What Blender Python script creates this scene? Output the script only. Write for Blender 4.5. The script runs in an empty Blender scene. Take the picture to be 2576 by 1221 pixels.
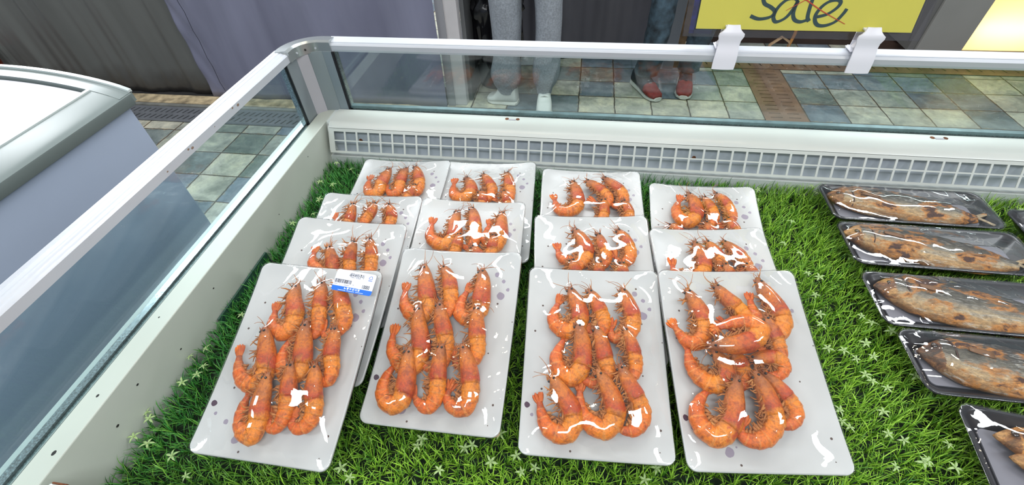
import bpy, math, random, json
import numpy as np
from mathutils import Vector, Matrix, Euler

sc = bpy.context.scene
COL = sc.collection
RAD = math.radians

# ------------------------------------------------------------------ camera, world, lamps, exposure
F_PX = 1141.7306
cam_d = bpy.data.cameras.new('camera'); cam = bpy.data.objects.new('camera', cam_d); COL.objects.link(cam)
cam_d.sensor_width = 36.0; cam_d.lens = F_PX / 2576 * 36.0; cam_d.clip_start = 0.02; cam_d.clip_end = 60
_pi, _ya, _ro = RAD(45.8566), RAD(-9.8036), RAD(-2.6699)
fw = Vector((math.sin(_ya)*math.cos(_pi), math.cos(_ya)*math.cos(_pi), -math.sin(_pi)))
r0 = Vector((math.cos(_ya), -math.sin(_ya), 0)); u0 = r0.cross(fw)
rr = math.cos(_ro)*r0 + math.sin(_ro)*u0; uu = -math.sin(_ro)*r0 + math.cos(_ro)*u0
M = Matrix((rr, uu, -fw)).transposed().to_4x4(); M.translation = Vector((0.5587, -0.6840, 0.6018))
cam.matrix_world = M
sc.camera = cam
sc.view_settings.view_transform = 'Standard'; sc.view_settings.look = 'None'
sc.view_settings.gamma = 1.0; sc.view_settings.use_curve_mapping = False
sc.view_settings.exposure = -0.06

w = bpy.data.worlds.new('world'); sc.world = w; w.use_nodes = True
w.node_tree.nodes['Background'].inputs[0].default_value = (0.86, 0.93, 1.0, 1)
w.node_tree.nodes['Background'].inputs[1].default_value = 0.46

def area_lamp(name, loc, sx, sy, power, color=(1, 1, 1), rot=(0, 0, 0)):
    l = bpy.data.lights.new(name, 'AREA'); l.shape = 'RECTANGLE'; l.size = sx; l.size_y = sy
    l.energy = power; l.color = color
    o = bpy.data.objects.new(name, l); COL.objects.link(o); o.location = loc; o.rotation_euler = rot
    return o
# ceiling panel lamps of the market hall, in rows
for i, (x, y, sx, sy) in enumerate([(0.35, 1.05, 1.25, 0.30), (2.2, 1.15, 1.25, 0.30), (-1.9, 1.15, 1.25, 0.30), (0.9, -1.55, 1.3, 0.32), (-1.6, -1.5, 1.3, 0.32),
                                    (2.9, -1.2, 1.3, 0.32), (-3.2, 2.6, 2.2, 1.2), (1.5, 3.6, 1.3, .3), (-0.6, 3.7, 1.3, .3), (3.4, 3.2, 1.3, .3)]):
    area_lamp('ceiling_lamp', (x, y, 1.95), sx, sy, 24 * sx * sy / 0.3, (0.93, 0.97, 1.0))
# small warm spot bulbs
for (x, y) in [(0.15, 0.25), (0.32, 0.25), (1.25, 0.3), (1.42, 0.3), (0.75, -0.85), (-0.5, -0.2), (1.9, -0.3)]:
    l = bpy.data.lights.new('spot_bulb', 'POINT'); l.energy = 5; l.color = (1, .82, .58); l.shadow_soft_size = 0.032
    o = bpy.data.objects.new('spot_bulb', l); COL.objects.link(o); o.location = (x, y, 1.75)

# ------------------------------------------------------------------ node helpers
def new_mat(name):
    m = bpy.data.materials.new(name); m.use_nodes = True
    nt = m.node_tree
    return m, nt, nt.nodes['Principled BSDF']
def N(nt, t, **kw):
    n = nt.nodes.new(t)
    for k, v in kw.items(): setattr(n, k, v)
    return n
def L(nt, a, b): nt.links.new(a, b)
def simple(name, col, rough=.5, metal=0, noise=0, scale=20, bump=0, spec=.5, coat=0):
    m, nt, b = new_mat(name)
    b.inputs['Roughness'].default_value = rough; b.inputs['Metallic'].default_value = metal
    b.inputs['Specular IOR Level'].default_value = spec; b.inputs['Coat Weight'].default_value = coat
    b.inputs['Base Color'].default_value = (*col, 1)
    if noise or bump:
        tc = N(nt, 'ShaderNodeTexCoord'); no = N(nt, 'ShaderNodeTexNoise'); no.inputs['Scale'].default_value = scale; no.inputs['Detail'].default_value = 6
        L(nt, tc.outputs['Object'], no.inputs['Vector'])
        if noise:
            r = N(nt, 'ShaderNodeValToRGB'); L(nt, no.outputs['Fac'], r.inputs[0])
            r.color_ramp.elements[0].position = .3; r.color_ramp.elements[1].position = .7
            r.color_ramp.elements[0].color = (*[c*(1-noise) for c in col], 1)
            r.color_ramp.elements[1].color = (*[min(1, c*(1+noise*.6)) for c in col], 1)
            L(nt, r.outputs[0], b.inputs['Base Color'])
        if bump:
            bu = N(nt, 'ShaderNodeBump'); bu.inputs['Strength'].default_value = bump; bu.inputs['Distance'].default_value = .002
            L(nt, no.outputs['Fac'], bu.inputs['Height']); L(nt, bu.outputs[0], b.inputs['Normal'])
    return m

def ramp(nt, src, stops):
    r = N(nt, 'ShaderNodeValToRGB'); e = r.color_ramp.elements
    while len(e) < len(stops): e.new(.5)
    for i, (p, c) in enumerate(stops): e[i].position = p; e[i].color = (*c, 1)
    L(nt, src, r.inputs[0]); return r.outputs[0]
def mixc(nt, fac, a, b, mode='MIX'):
    n = N(nt, 'ShaderNodeMix', data_type='RGBA', blend_type=mode)
    for s, v in ((0, fac), (6, a), (7, b)):
        if hasattr(v, 'links'): L(nt, v, n.inputs[s])
        elif isinstance(v, (int, float)): n.inputs[s].default_value = v
        else: n.inputs[s].default_value = (*v, 1)
    return n.outputs[2]
def math_n(nt, op, a, b=None, c=None, clamp=False):
    n = N(nt, 'ShaderNodeMath', operation=op, use_clamp=clamp)
    for i, v in enumerate((a, b, c)):
        if v is None: continue
        if hasattr(v, 'links'): L(nt, v, n.inputs[i])
        else: n.inputs[i].default_value = v
    return n.outputs[0]
def noise_n(nt, vec, scale, detail=4, rough=.5, dist=0):
    n = N(nt, 'ShaderNodeTexNoise'); n.inputs['Scale'].default_value = scale; n.inputs['Detail'].default_value = detail
    n.inputs['Roughness'].default_value = rough; n.inputs['Distortion'].default_value = dist
    if vec is not None: L(nt, vec, n.inputs['Vector'])
    return n
def clear(name, tint, refl=1.0, rough=0.0, base=0.0, bump=None, ior=1.5):
    """thin clear sheet: what lies behind shows through, lamps and surroundings mirror by angle"""
    m = bpy.data.materials.new(name); m.use_nodes = True; nt = m.node_tree; nt.nodes.clear()
    out = N(nt, 'ShaderNodeOutputMaterial'); tr = N(nt, 'ShaderNodeBsdfTransparent'); gl = N(nt, 'ShaderNodeBsdfGlossy'); mx = N(nt, 'ShaderNodeMixShader')
    # Schlick reflectance of a thin sheet, the same from either side
    ge = N(nt, 'ShaderNodeNewGeometry'); dt = N(nt, 'ShaderNodeVectorMath', operation='DOT_PRODUCT'); L(nt, ge.outputs['Incoming'], dt.inputs[1]); L(nt, ge.outputs['Normal'], dt.inputs[0])
    r0_ = ((ior-1)/(ior+1))**2
    sch = math_n(nt, 'MULTIPLY_ADD', math_n(nt, 'POWER', math_n(nt, 'SUBTRACT', 1.0, math_n(nt, 'ABSOLUTE', dt.outputs['Value']), clamp=True), 5.0), 1-r0_, r0_)
    tr.inputs[0].default_value = (*tint, 1); gl.inputs['Roughness'].default_value = rough
    f = math_n(nt, 'MULTIPLY_ADD', sch, refl, base, clamp=True)
    L(nt, f, mx.inputs[0]); L(nt, tr.outputs[0], mx.inputs[1]); L(nt, gl.outputs[0], mx.inputs[2]); L(nt, mx.outputs[0], out.inputs[0])
    if bump:
        tc = N(nt, 'ShaderNodeTexCoord'); mp = N(nt, 'ShaderNodeMapping'); mp.inputs['Scale'].default_value = bump[2]
        L(nt, tc.outputs['Object'], mp.inputs[0]); no = noise_n(nt, mp.outputs[0], bump[0], 3)
        bu = N(nt, 'ShaderNodeBump'); bu.inputs['Strength'].default_value = bump[1]; bu.inputs['Distance'].default_value = .001
        L(nt, no.outputs['Fac'], bu.inputs['Height']); L(nt, bu.outputs[0], gl.inputs['Normal']); L(nt, bu.outputs[0], dt.inputs[0])
    return m

# ------------------------------------------------------------------ mesh helpers
def tag(o, label=None, cat=None, group=None, kind=None):
    if label: o['label'] = label
    if cat: o['category'] = cat
    if group: o['group'] = group
    if kind: o['kind'] = kind
    return o
def empty(name, loc=(0, 0, 0), label=None, cat=None, group=None, mat=None):
    o = bpy.data.objects.new(name, None); COL.objects.link(o); o.empty_display_size = .03
    if mat is not None: o.matrix_world = mat
    else: o.location = loc
    return tag(o, label, cat, group)
def link(name, me, mat, parent=None, smooth=False, keep=None):
    o = bpy.data.objects.new(name, me); COL.objects.link(o)
    for m in (mat if isinstance(mat, (list, tuple)) else [mat]): me.materials.append(m)
    if smooth: me.polygons.foreach_set('use_smooth', [True]*len(me.polygons))
    if parent: o.parent = parent
    return o
class MB:
    """collects shapes for ONE mesh"""
    def __init__(s): s.v = []; s.f = []; s.mi = []; s.off = Vector((0, 0, 0))
    def add(s, vs, fs, mi=0):
        k = len(s.v); s.v += [tuple(v) for v in vs]; s.f += [tuple(i+k for i in f) for f in fs]; s.mi += [mi]*len(fs); return s
    def box(s, a, b, mi=0, bev=0):
        (x0, y0, z0), (x1, y1, z1) = a, b
        if x0 > x1: x0, x1 = x1, x0
        if y0 > y1: y0, y1 = y1, y0
        if z0 > z1: z0, z1 = z1, z0
        if bev <= 0:
            v = [(x0,y0,z0),(x1,y0,z0),(x1,y1,z0),(x0,y1,z0),(x0,y0,z1),(x1,y0,z1),(x1,y1,z1),(x0,y1,z1)]
            return s.add(v, [(0,3,2,1),(4,5,6,7),(0,1,5,4),(1,2,6,5),(2,3,7,6),(3,0,4,7)], mi)
        import bmesh
        bm = bmesh.new(); bmesh.ops.create_cube(bm, size=1)
        for v in bm.verts: v.co = ((x0+x1)/2+v.co.x*(x1-x0), (y0+y1)/2+v.co.y*(y1-y0), (z0+z1)/2+v.co.z*(z1-z0))
        bmesh.ops.bevel(bm, geom=bm.edges[:], offset=bev, segments=2, affect='EDGES', profile=.5)
        bm.verts.index_update()
        s.add([v.co[:] for v in bm.verts], [[v.index for v in f.verts] for f in bm.faces], mi); bm.free(); return s
    def extrude_profile(s, prof, axis, a, b, mi=0):
        """prof: closed list of 2D points; axis 'x': (y,z) swept from x=a to b; 'y': (x,z)"""
        n = len(prof)
        mk = {'x': lambda p, t: (t, p[0], p[1]), 'y': lambda p, t: (p[0], t, p[1]), 'z': lambda p, t: (p[0], p[1], t)}[axis]
        v = [mk(p, a) for p in prof] + [mk(p, b) for p in prof]
        f = [(i, (i+1) % n, n+(i+1) % n, n+i) for i in range(n)] + [tuple(range(n))[::-1], tuple(range(n, 2*n))]
        return s.add(v, f, mi)
    def sweep(s, prof, path, mi=0, closed_prof=True, caps=True):
        """prof (u,z) along a 2D path of (x,y): u is the offset to the left of the direction"""
        n = len(prof); k = len(s.v); P = [Vector(p) for p in path]; vs = []; fs = []
        for i, p in enumerate(P):
            d = (P[min(i+1, len(P)-1)] - P[max(i-1, 0)]).normalized(); nn = Vector((-d.y, d.x))
            for (u, z) in prof: vs.append((p.x+nn.x*u, p.y+nn.y*u, z))
        for i in range(len(P)-1):
            for j in range(n): fs.append((i*n+j, i*n+(j+1) % n, (i+1)*n+(j+1) % n, (i+1)*n+j))
        if caps: fs += [tuple(range(n))[::-1], tuple(range((len(P)-1)*n, len(P)*n))]
        return s.add(vs, fs, mi)
    def tube(s, pts, rad, m=8, mi=0, flat=None, up=None):
        P = [Vector(p) for p in pts]; n = len(P); R = rad if hasattr(rad, '__len__') else [rad]*n
        vs = []; fs = []; prev = Vector(up) if up is not None else None
        for i, p in enumerate(P):
            d = (P[min(i+1, n-1)] - P[max(i-1, 0)]); d = d.normalized() if d.length > 1e-9 else Vector((0, 0, 1))
            a = prev if prev is not None else (Vector((0, 0, 1)) if abs(d.z) < .9 else Vector((1, 0, 0)))
            x = a - d*a.dot(d); x = x.normalized() if x.length > 1e-6 else d.orthogonal().normalized(); y = d.cross(x); prev = x
            for j in range(m):
                t = 2*math.pi*j/m; vs.append(p + x*math.cos(t)*R[i]*(flat or 1) + y*math.sin(t)*R[i])
        for i in range(n-1):
            for j in range(m): fs.append((i*m+j, i*m+(j+1) % m, (i+1)*m+(j+1) % m, (i+1)*m+j))
        fs += [tuple(range(m))[::-1], tuple(range((n-1)*m, n*m))]
        return s.add(vs, fs, mi)
    def ball(s, c, r, mi=0, n=10, sc=(1, 1, 1)):
        vs = []; fs = []; k = n//2
        for i in range(k+1):
            t = math.pi*i/k
            for j in range(n):
                p = 2*math.pi*j/n; vs.append((c[0]+r*sc[0]*math.sin(t)*math.cos(p), c[1]+r*sc[1]*math.sin(t)*math.sin(p), c[2]+r*sc[2]*math.cos(t)))
        for i in range(k):
            for j in range(n): fs.append((i*n+j, (i+1)*n+j, (i+1)*n+(j+1) % n, i*n+(j+1) % n))
        return s.add(vs, fs, mi)
    def mesh(s, name):
        me = bpy.data.meshes.new(name); me.from_pydata(s.v, [], s.f); me.update()
        return me
    def build(s, name, mat, parent=None, smooth=False, origin=None):
        if origin is not None: s.v = [(x-origin[0], y-origin[1], z-origin[2]) for x, y, z in s.v]
        me = s.mesh(name); o = link(name, me, mat, parent, smooth)
        me.polygons.foreach_set('material_index', s.mi)
        import bmesh
        bm = bmesh.new(); bm.from_mesh(me); bmesh.ops.remove_doubles(bm, verts=bm.verts, dist=1e-7); bmesh.ops.recalc_face_normals(bm, faces=bm.faces); bm.to_mesh(me); bm.free()
        if smooth:
            me.polygons.foreach_set('use_smooth', [True]*len(me.polygons))
            try: me.set_sharp_from_angle(angle=RAD(40))
            except Exception: pass
        if origin is not None: o.location = origin
        return o
def holes_plate(xb, yb, solid, th, name, mat, parent, tf):
    """plate made of a grid of cells; solid(i,j) False leaves a real opening. tf maps (u,v,w) to 3D"""
    nx, ny = len(xb), len(yb); vs = []; fs = []
    for k in (0, th):
        for j in range(ny):
            for i in range(nx): vs.append(tf(xb[i], yb[j], k))
    idx = lambda i, j, k: k*nx*ny + j*nx + i
    S = lambda i, j: 0 <= i < nx-1 and 0 <= j < ny-1 and solid(i, j)
    for j in range(ny-1):
        for i in range(nx-1):
            if not S(i, j): continue
            fs.append((idx(i, j, 1), idx(i+1, j, 1), idx(i+1, j+1, 1), idx(i, j+1, 1))); fs.append((idx(i, j, 0), idx(i, j+1, 0), idx(i+1, j+1, 0), idx(i+1, j, 0)))
            for (di, dj, a, b) in ((-1, 0, (i, j), (i, j+1)), (1, 0, (i+1, j+1), (i+1, j)), (0, -1, (i+1, j), (i, j)), (0, 1, (i, j+1), (i+1, j+1))):
                if not S(i+di, j+dj): fs.append((idx(*a, 0), idx(*b, 0), idx(*b, 1), idx(*a, 1))[::-1])
    me = bpy.data.meshes.new(name); me.from_pydata(vs, [], fs); me.validate(); me.update()
    import bmesh
    bm = bmesh.new(); bm.from_mesh(me); bmesh.ops.recalc_face_normals(bm, faces=bm.faces)
    bmesh.ops.delete(bm, geom=[v for v in bm.verts if not v.link_faces], context='VERTS'); bm.to_mesh(me); bm.free()
    return link(name, me, mat, parent)

rnd = random.Random(7)
FLOOR = -0.75

# ------------------------------------------------------------------ materials
M_white = simple('white_enamel', (.60, .63, .60), .28, noise=.05, scale=6)
M_wall_in = simple('liner_enamel', (.47, .50, .445), .38, noise=.07, scale=5)
M_alu = simple('pale_aluminium', (.52, .545, .59), .36, .2, noise=.04, scale=8)
M_alu_grey = simple('grey_aluminium', (.30, .34, .36), .38, .45)
M_post_light = simple('light_grey_plastic', (.42, .41, .44), .45)
M_cap = simple('cap_metal', (.40, .43, .43), .25, .7)
M_black = simple('black_rubber', (.008, .008, .012), .5)
M_dark = simple('dark_gap', (.015, .014, .014), .7)
M_spacer = simple('spacer_strip', (.55, .62, .64), .25, .9, noise=.5, scale=500)
M_panel_blue = simple('duct_panel', (.46, .50, .56), .4)
M_glass = clear('cabinet_glass', (.905, .955, .96), 0.9, 0.0, .0, ior=1.5)
M_glass2 = clear('rear_glass', (.925, .962, .955), 1.3, 0.0, .0, ior=1.5)
M_rust = simple('rust', (.16, .05, .015), .8, noise=.5, scale=200)

def mat_floor():
    m, nt, b = new_mat('slate_tiles')
    tc = N(nt, 'ShaderNodeTexCoord'); sep = N(nt, 'ShaderNodeSeparateXYZ'); L(nt, tc.outputs['Object'], sep.inputs[0])
    wob = noise_n(nt, tc.outputs['Object'], 30, 3); wv = math_n(nt, 'MULTIPLY_ADD', wob.outputs['Fac'], .05, -.025)
    u = math_n(nt, 'ADD', math_n(nt, 'MULTIPLY', math_n(nt, 'SUBTRACT', sep.outputs[0], 1.809), 1/.207), wv)
    v = math_n(nt, 'ADD', math_n(nt, 'MULTIPLY', math_n(nt, 'SUBTRACT', sep.outputs[1], 2.245), 1/.19), wv)
    iu = math_n(nt, 'FLOOR', u); iv = math_n(nt, 'FLOOR', v)
    cmb = N(nt, 'ShaderNodeCombineXYZ'); L(nt, iu, cmb.inputs[0]); L(nt, iv, cmb.inputs[1])
    wn = N(nt, 'ShaderNodeTexWhiteNoise', noise_dimensions='3D'); L(nt, cmb.outputs[0], wn.inputs['Vector'])
    tile = ramp(nt, wn.outputs['Value'], [(0, (.12, .15, .18)), (.2, (.20, .24, .31)), (.38, (.16, .19, .17)), (.52, (.38, .385, .34)), (.7, (.50, .48, .40)), (.86, (.25, .28, .27)), (1, (.56, .52, .42))])
    off = N(nt, 'ShaderNodeVectorMath', operation='ADD'); L(nt, tc.outputs['Object'], off.inputs[0])
    s2 = N(nt, 'ShaderNodeVectorMath', operation='SCALE'); L(nt, wn.outputs['Color'], s2.inputs[0]); s2.inputs['Scale'].default_value = 9; L(nt, s2.outputs[0], off.inputs[1])
    n1 = noise_n(nt, off.outputs[0], 7, 8, .6, .6); n2 = noise_n(nt, off.outputs[0], 40, 6, .7)
    c1 = ramp(nt, n1.outputs['Fac'], [(.32, (.42, .44, .44)), (.5, (.95, .95, .93)), (.68, (1.5, 1.42, 1.25))])
    col = mixc(nt, .8, tile, c1, 'MULTIPLY')
    c2 = ramp(nt, n2.outputs['Fac'], [(.3, (.7, .7, .7)), (.6, (1.1, 1.1, 1.05))]); col = mixc(nt, .8, col, c2, 'MULTIPLY')
    def edge(t):
        f = math_n(nt, 'FRACT', t); return math_n(nt, 'MINIMUM', f, math_n(nt, 'SUBTRACT', 1.0, f))
    e = math_n(nt, 'MINIMUM', edge(u), edge(v))
    g = math_n(nt, 'LESS_THAN', e, .018); stain = math_n(nt, 'MULTIPLY', math_n(nt, 'LESS_THAN', e, .06), math_n(nt, 'GREATER_THAN', n2.outputs['Fac'], .56))
    col = mixc(nt, math_n(nt, 'MULTIPLY', stain, .5), col, (.40, .30, .16)); col = mixc(nt, g, col, (.07, .05, .035))
    L(nt, col, b.inputs['Base Color']); b.inputs['Roughness'].default_value = .42
    bu = N(nt, 'ShaderNodeBump'); bu.inputs['Strength'].default_value = .5; bu.inputs['Distance'].default_value = .003
    L(nt, math_n(nt, 'SUBTRACT', n1.outputs['Fac'], g), bu.inputs['Height']); L(nt, bu.outputs[0], b.inputs['Normal'])
    return m
def mat_plate():
    m, nt, b = new_mat('speckled_melamine')
    tc = N(nt, 'ShaderNodeTexCoord'); O = tc.outputs['Object']
    n0 = noise_n(nt, O, 90, 4); 
    vo = N(nt, 'ShaderNodeTexVoronoi'); vo.inputs['Scale'].default_value = 75; L(nt, O, vo.inputs['Vector'])
    spk = math_n(nt, 'MULTIPLY', math_n(nt, 'LESS_THAN', vo.outputs['Distance'], .11), math_n(nt, 'GREATER_THAN', N_sep(nt, vo.outputs['Color']), .62))
    base = ramp(nt, noise_n(nt, O, 12, 3).outputs['Fac'], [(.3, (.50, .515, .505)), (.7, (.56, .575, .565))])
    col = mixc(nt, spk, base, (.09, .06, .05))
    for (px, py, rad) in [(.060, .224, .0042), (.0715, .213, .0024), (.069, .190, .0056), (.079, .200, .0030), (-.087, .060, .0040), (-.079, .048, .0022), (-.040, .022, .0052), (-.031, .028, .0018), (.0855, .232, .0026), (-.062, .040, .0028)]:
        d = N(nt, 'ShaderNodeVectorMath', operation='DISTANCE'); L(nt, O, d.inputs[0]); d.inputs[1].default_value = (px, py, -.003)
        dd = math_n(nt, 'MULTIPLY_ADD', n0.outputs['Fac'], .006, math_n(nt, 'SUBTRACT', d.outputs['Value'], .003))
        col = mixc(nt, math_n(nt, 'LESS_THAN', dd, rad), col, (.08, .045, .07) if abs(px) > .084 else (.30, .265, .33))  # spots under the film painted paler, its veil put into their colour
    L(nt, col, b.inputs['Base Color']); b.inputs['Roughness'].default_value = .3
    return m
def N_sep(nt, c):
    s = N(nt, 'ShaderNodeSeparateColor'); L(nt, c, s.inputs[0]); return s.outputs[0]
def mat_shrimp(kind):
    m, nt, b = new_mat('shrimp_' + kind)
    at = N(nt, 'ShaderNodeAttribute', attribute_name='sp'); sx = N(nt, 'ShaderNodeSeparateXYZ'); L(nt, at.outputs['Vector'], sx.inputs[0])
    tc = N(nt, 'ShaderNodeTexCoord'); off = N(nt, 'ShaderNodeVectorMath', operation='ADD'); L(nt, tc.outputs['Object'], off.inputs[0])
    cm = N(nt, 'ShaderNodeCombineXYZ'); L(nt, sx.outputs[1], cm.inputs[0]); L(nt, sx.outputs[1], cm.inputs[2]); L(nt, cm.outputs[0], off.inputs[1])
    V = off.outputs[0]
    n1 = noise_n(nt, V, 110, 5, .6, .5); n2 = noise_n(nt, V, 320, 5, .65); n3 = noise_n(nt, V, 45, 3, .5)
    s = math_n(nt, 'MULTIPLY_ADD', n3.outputs['Fac'], .34, math_n(nt, 'MULTIPLY_ADD', n1.outputs['Fac'], .22, math_n(nt, 'SUBTRACT', sx.outputs[0], .28)))
    if kind == 'shell':
        col = ramp(nt, s, [(0, (.30, .10, .025)), (.10, (.46, .15, .028)), (.20, (.66, .19, .008)), (.30, (.58, .10, .006)), (.37, (.50, .055, .006)), (.44, (.82, .29, .006)), (.54, (.88, .27, .002)), (.66, (.82, .19, .002)), (.82, (.74, .14, .003)), (1, (.60, .09, .005))])
        pale = ramp(nt, n3.outputs['Fac'], [(.50, (0, 0, 0)), (.70, (.38, .38, .38))])
        col = mixc(nt, N_sep(nt, pale), col, (.78, .30, .035))
        brn = ramp(nt, n1.outputs['Fac'], [(.52, (0, 0, 0)), (.66, (.65, .65, .65))]); col = mixc(nt, N_sep(nt, brn), col, (.26, .055, .010))
        seg = math_n(nt, 'MULTIPLY', math_n(nt, 'GREATER_THAN', sx.outputs[2], .5), .45)
        col = mixc(nt, seg, col, (.82, .38, .10))
        belly = math_n(nt, 'LESS_THAN', sx.outputs[2], -.5); col = mixc(nt, math_n(nt, 'MULTIPLY', belly, .55), col, (.50, .20, .075))
        fine = ramp(nt, n2.outputs['Fac'], [(.32, (.50, .42, .35)), (.52, (1, 1, 1)), (.72, (1.3, 1.25, 1.1))]); col = mixc(nt, .75, col, fine, 'MULTIPLY')
    elif kind == 'leg':
        col = ramp(nt, n1.outputs['Fac'], [(.3, (.25, .085, .02)), (.55, (.50, .20, .05)), (.75, (.68, .36, .12))])
    elif kind == 'tail':
        col = ramp(nt, n1.outputs['Fac'], [(.3, (.55, .09, .015)), (.55, (.74, .18, .02)), (.8, (.78, .34, .09))])
    col = mixc(nt, 1.0, col, (.88, .80, .74), 'MULTIPLY')
    L(nt, col, b.inputs['Base Color']); b.inputs['Roughness'].default_value = .36 if kind == 'shell' else .5
    b.inputs['Specular IOR Level'].default_value = .38; b.inputs['Subsurface Weight'].default_value = .08; b.inputs['Subsurface Radius'].default_value = (.004, .0015, .0006); b.inputs['Subsurface Scale'].default_value = 1
    b.inputs['Coat Weight'].default_value = .4 if kind == 'shell' else .1; b.inputs['Coat Roughness'].default_value = .09
    bu = N(nt, 'ShaderNodeBump'); bu.inputs['Strength'].default_value = .8; bu.inputs['Distance'].default_value = .0012
    L(nt, math_n(nt, 'ADD', n2.outputs['Fac'], n1.outputs['Fac']), bu.inputs['Height']); L(nt, bu.outputs[0], b.inputs['Normal']); L(nt, bu.outputs[0], b.inputs['Coat Normal'])
    return m
def mat_grass():
    m, nt, b = new_mat('turf_blade'); at = N(nt, 'ShaderNodeAttribute', attribute_name='gc')
    L(nt, at.outputs['Color'], b.inputs['Base Color']); b.inputs['Roughness'].default_value = .45; b.inputs['Specular IOR Level'].default_value = .35
    return m
def mat_fish(name, seed, tan=0.0):
    m, nt, b = new_mat(name); at = N(nt, 'ShaderNodeAttribute', attribute_name='sp'); sx = N(nt, 'ShaderNodeSeparateXYZ'); L(nt, at.outputs['Vector'], sx.inputs[0])
    tc = N(nt, 'ShaderNodeTexCoord'); mp = N(nt, 'ShaderNodeMapping'); mp.inputs['Location'].default_value = (seed*.37, seed*.11, 0); mp.inputs['Scale'].default_value = (.55, 1, 1); L(nt, tc.outputs['Object'], mp.inputs[0]); V = mp.outputs[0]
    n1 = noise_n(nt, V, 48, 6, .65, .6); n2 = noise_n(nt, V, 210, 6, .75, .3); n3 = noise_n(nt, V, 34, 5, .6, .3)
    cs = N(nt, 'ShaderNodeCombineXYZ'); L(nt, math_n(nt, 'MULTIPLY', sx.outputs[0], 3.2), cs.inputs[0]); L(nt, math_n(nt, 'MULTIPLY', sx.outputs[1], 11.0), cs.inputs[1]); cs.inputs[2].default_value = seed*1.7
    st = noise_n(nt, cs.outputs[0], 1.6, 6, .65, .5)
    v = math_n(nt, 'MULTIPLY_ADD', n1.outputs['Fac'], .22, math_n(nt, 'MULTIPLY_ADD', st.outputs['Fac'], .42, math_n(nt, 'SUBTRACT', sx.outputs[1], .32)))   # across: 0 belly .. 1 back
    col = ramp(nt, v, [(0, (.24, .11, .03)), (.14, (.42, .27, .12)), (.28, (.36, .28, .17)), (.40, (.21, .19, .15)), (.50, (.10, .092, .07)), (.64, (.05, .045, .036)), (1, (.026, .022, .018))])
    sil = ramp(nt, st.outputs['Fac'], [(.56, (0, 0, 0)), (.60, (.75, .75, .75)), (.63, (0, 0, 0))]); col = mixc(nt, N_sep(nt, sil), col, (.50, .50, .46))
    if tan: col = mixc(nt, tan, col, (.62, .32, .07))
    toast = ramp(nt, n3.outputs['Fac'], [(.485, (0, 0, 0)), (.56, (.85, .85, .85))]); col = mixc(nt, N_sep(nt, toast), col, (.42, .16, .018) if not tan else (.50, .20, .03))
    char = ramp(nt, n3.outputs['Fac'], [(.565, (0, 0, 0)), (.61, (1, 1, 1))]); col = mixc(nt, N_sep(nt, char), col, (.055, .018, .008))
    head = math_n(nt, 'LESS_THAN', math_n(nt, 'MULTIPLY_ADD', n2.outputs['Fac'], .05, sx.outputs[0]), .125); hc = ramp(nt, n1.outputs['Fac'], [(.40, (.035, .014, .008)), (.5, (.22, .08, .02)), (.6, (.48, .26, .09))]); col = mixc(nt, math_n(nt, 'MULTIPLY', head, .85), col, hc)
    fine = ramp(nt, n2.outputs['Fac'], [(.34, (.42, .40, .36)), (.5, (1, 1, 1)), (.68, (1.7, 1.65, 1.5))]); col = mixc(nt, .85, col, fine, 'MULTIPLY')
    L(nt, col, b.inputs['Base Color']); b.inputs['Roughness'].default_value = .38
    bu = N(nt, 'ShaderNodeBump'); bu.inputs['Strength'].default_value = .6; bu.inputs['Distance'].default_value = .0015
    L(nt, math_n(nt, 'ADD', n2.outputs['Fac'], math_n(nt, 'MULTIPLY', n1.outputs['Fac'], 2.0)), bu.inputs['Height']); bu.inputs['Distance'].default_value = .003; L(nt, bu.outputs[0], b.inputs['Normal'])
    return m
def mat_tarp(name, c0, c1, rough=.4, scale=3.0, dark_foot=True):
    m, nt, b = new_mat(name); tc = N(nt, 'ShaderNodeTexCoord'); mp = N(nt, 'ShaderNodeMapping'); mp.inputs['Scale'].default_value = (1, 1, .18); L(nt, tc.outputs['Object'], mp.inputs[0])
    n = noise_n(nt, mp.outputs[0], scale, 6, .6, .4); col = ramp(nt, n.outputs['Fac'], [(.3, c0), (.7, c1)])
    if dark_foot:
        sx = N(nt, 'ShaderNodeSeparateXYZ'); L(nt, tc.outputs['Object'], sx.inputs[0]); n2 = noise_n(nt, tc.outputs['Object'], 6, 5, .6)
        h = math_n(nt, 'ADD', sx.outputs[2], math_n(nt, 'MULTIPLY', n2.outputs['Fac'], -.22))
        g = ramp(nt, math_n(nt, 'ADD', h, .85), [(.0, (.9, .9, .9)), (.16, (0, 0, 0))]); col = mixc(nt, N_sep(nt, g), col, (.028, .024, .022))  # darker towards the bottom, with a noisy upper edge
    L(nt, col, b.inputs['Base Color']); b.inputs['Roughness'].default_value = rough
    return m

M_floor = mat_floor(); M_plate = mat_plate()
M_sh = mat_shrimp('shell'); M_leg = mat_shrimp('leg'); M_tail = mat_shrimp('tail')
M_eye = simple('shrimp_eye', (.006, .005, .006), .15, coat=.6)
M_film = clear('stretch_film', (.96, .96, .965), 1.6, .015, .0, bump=(60, .25, (1, .6, 1)))
M_grass = mat_grass()

# ================================================================== FLOOR AND SURROUNDINGS
tag(MB().box((-4.5, -2.6, FLOOR-.05), (5.0, 4.2, FLOOR)).build('floor', M_floor), kind='structure')

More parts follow.
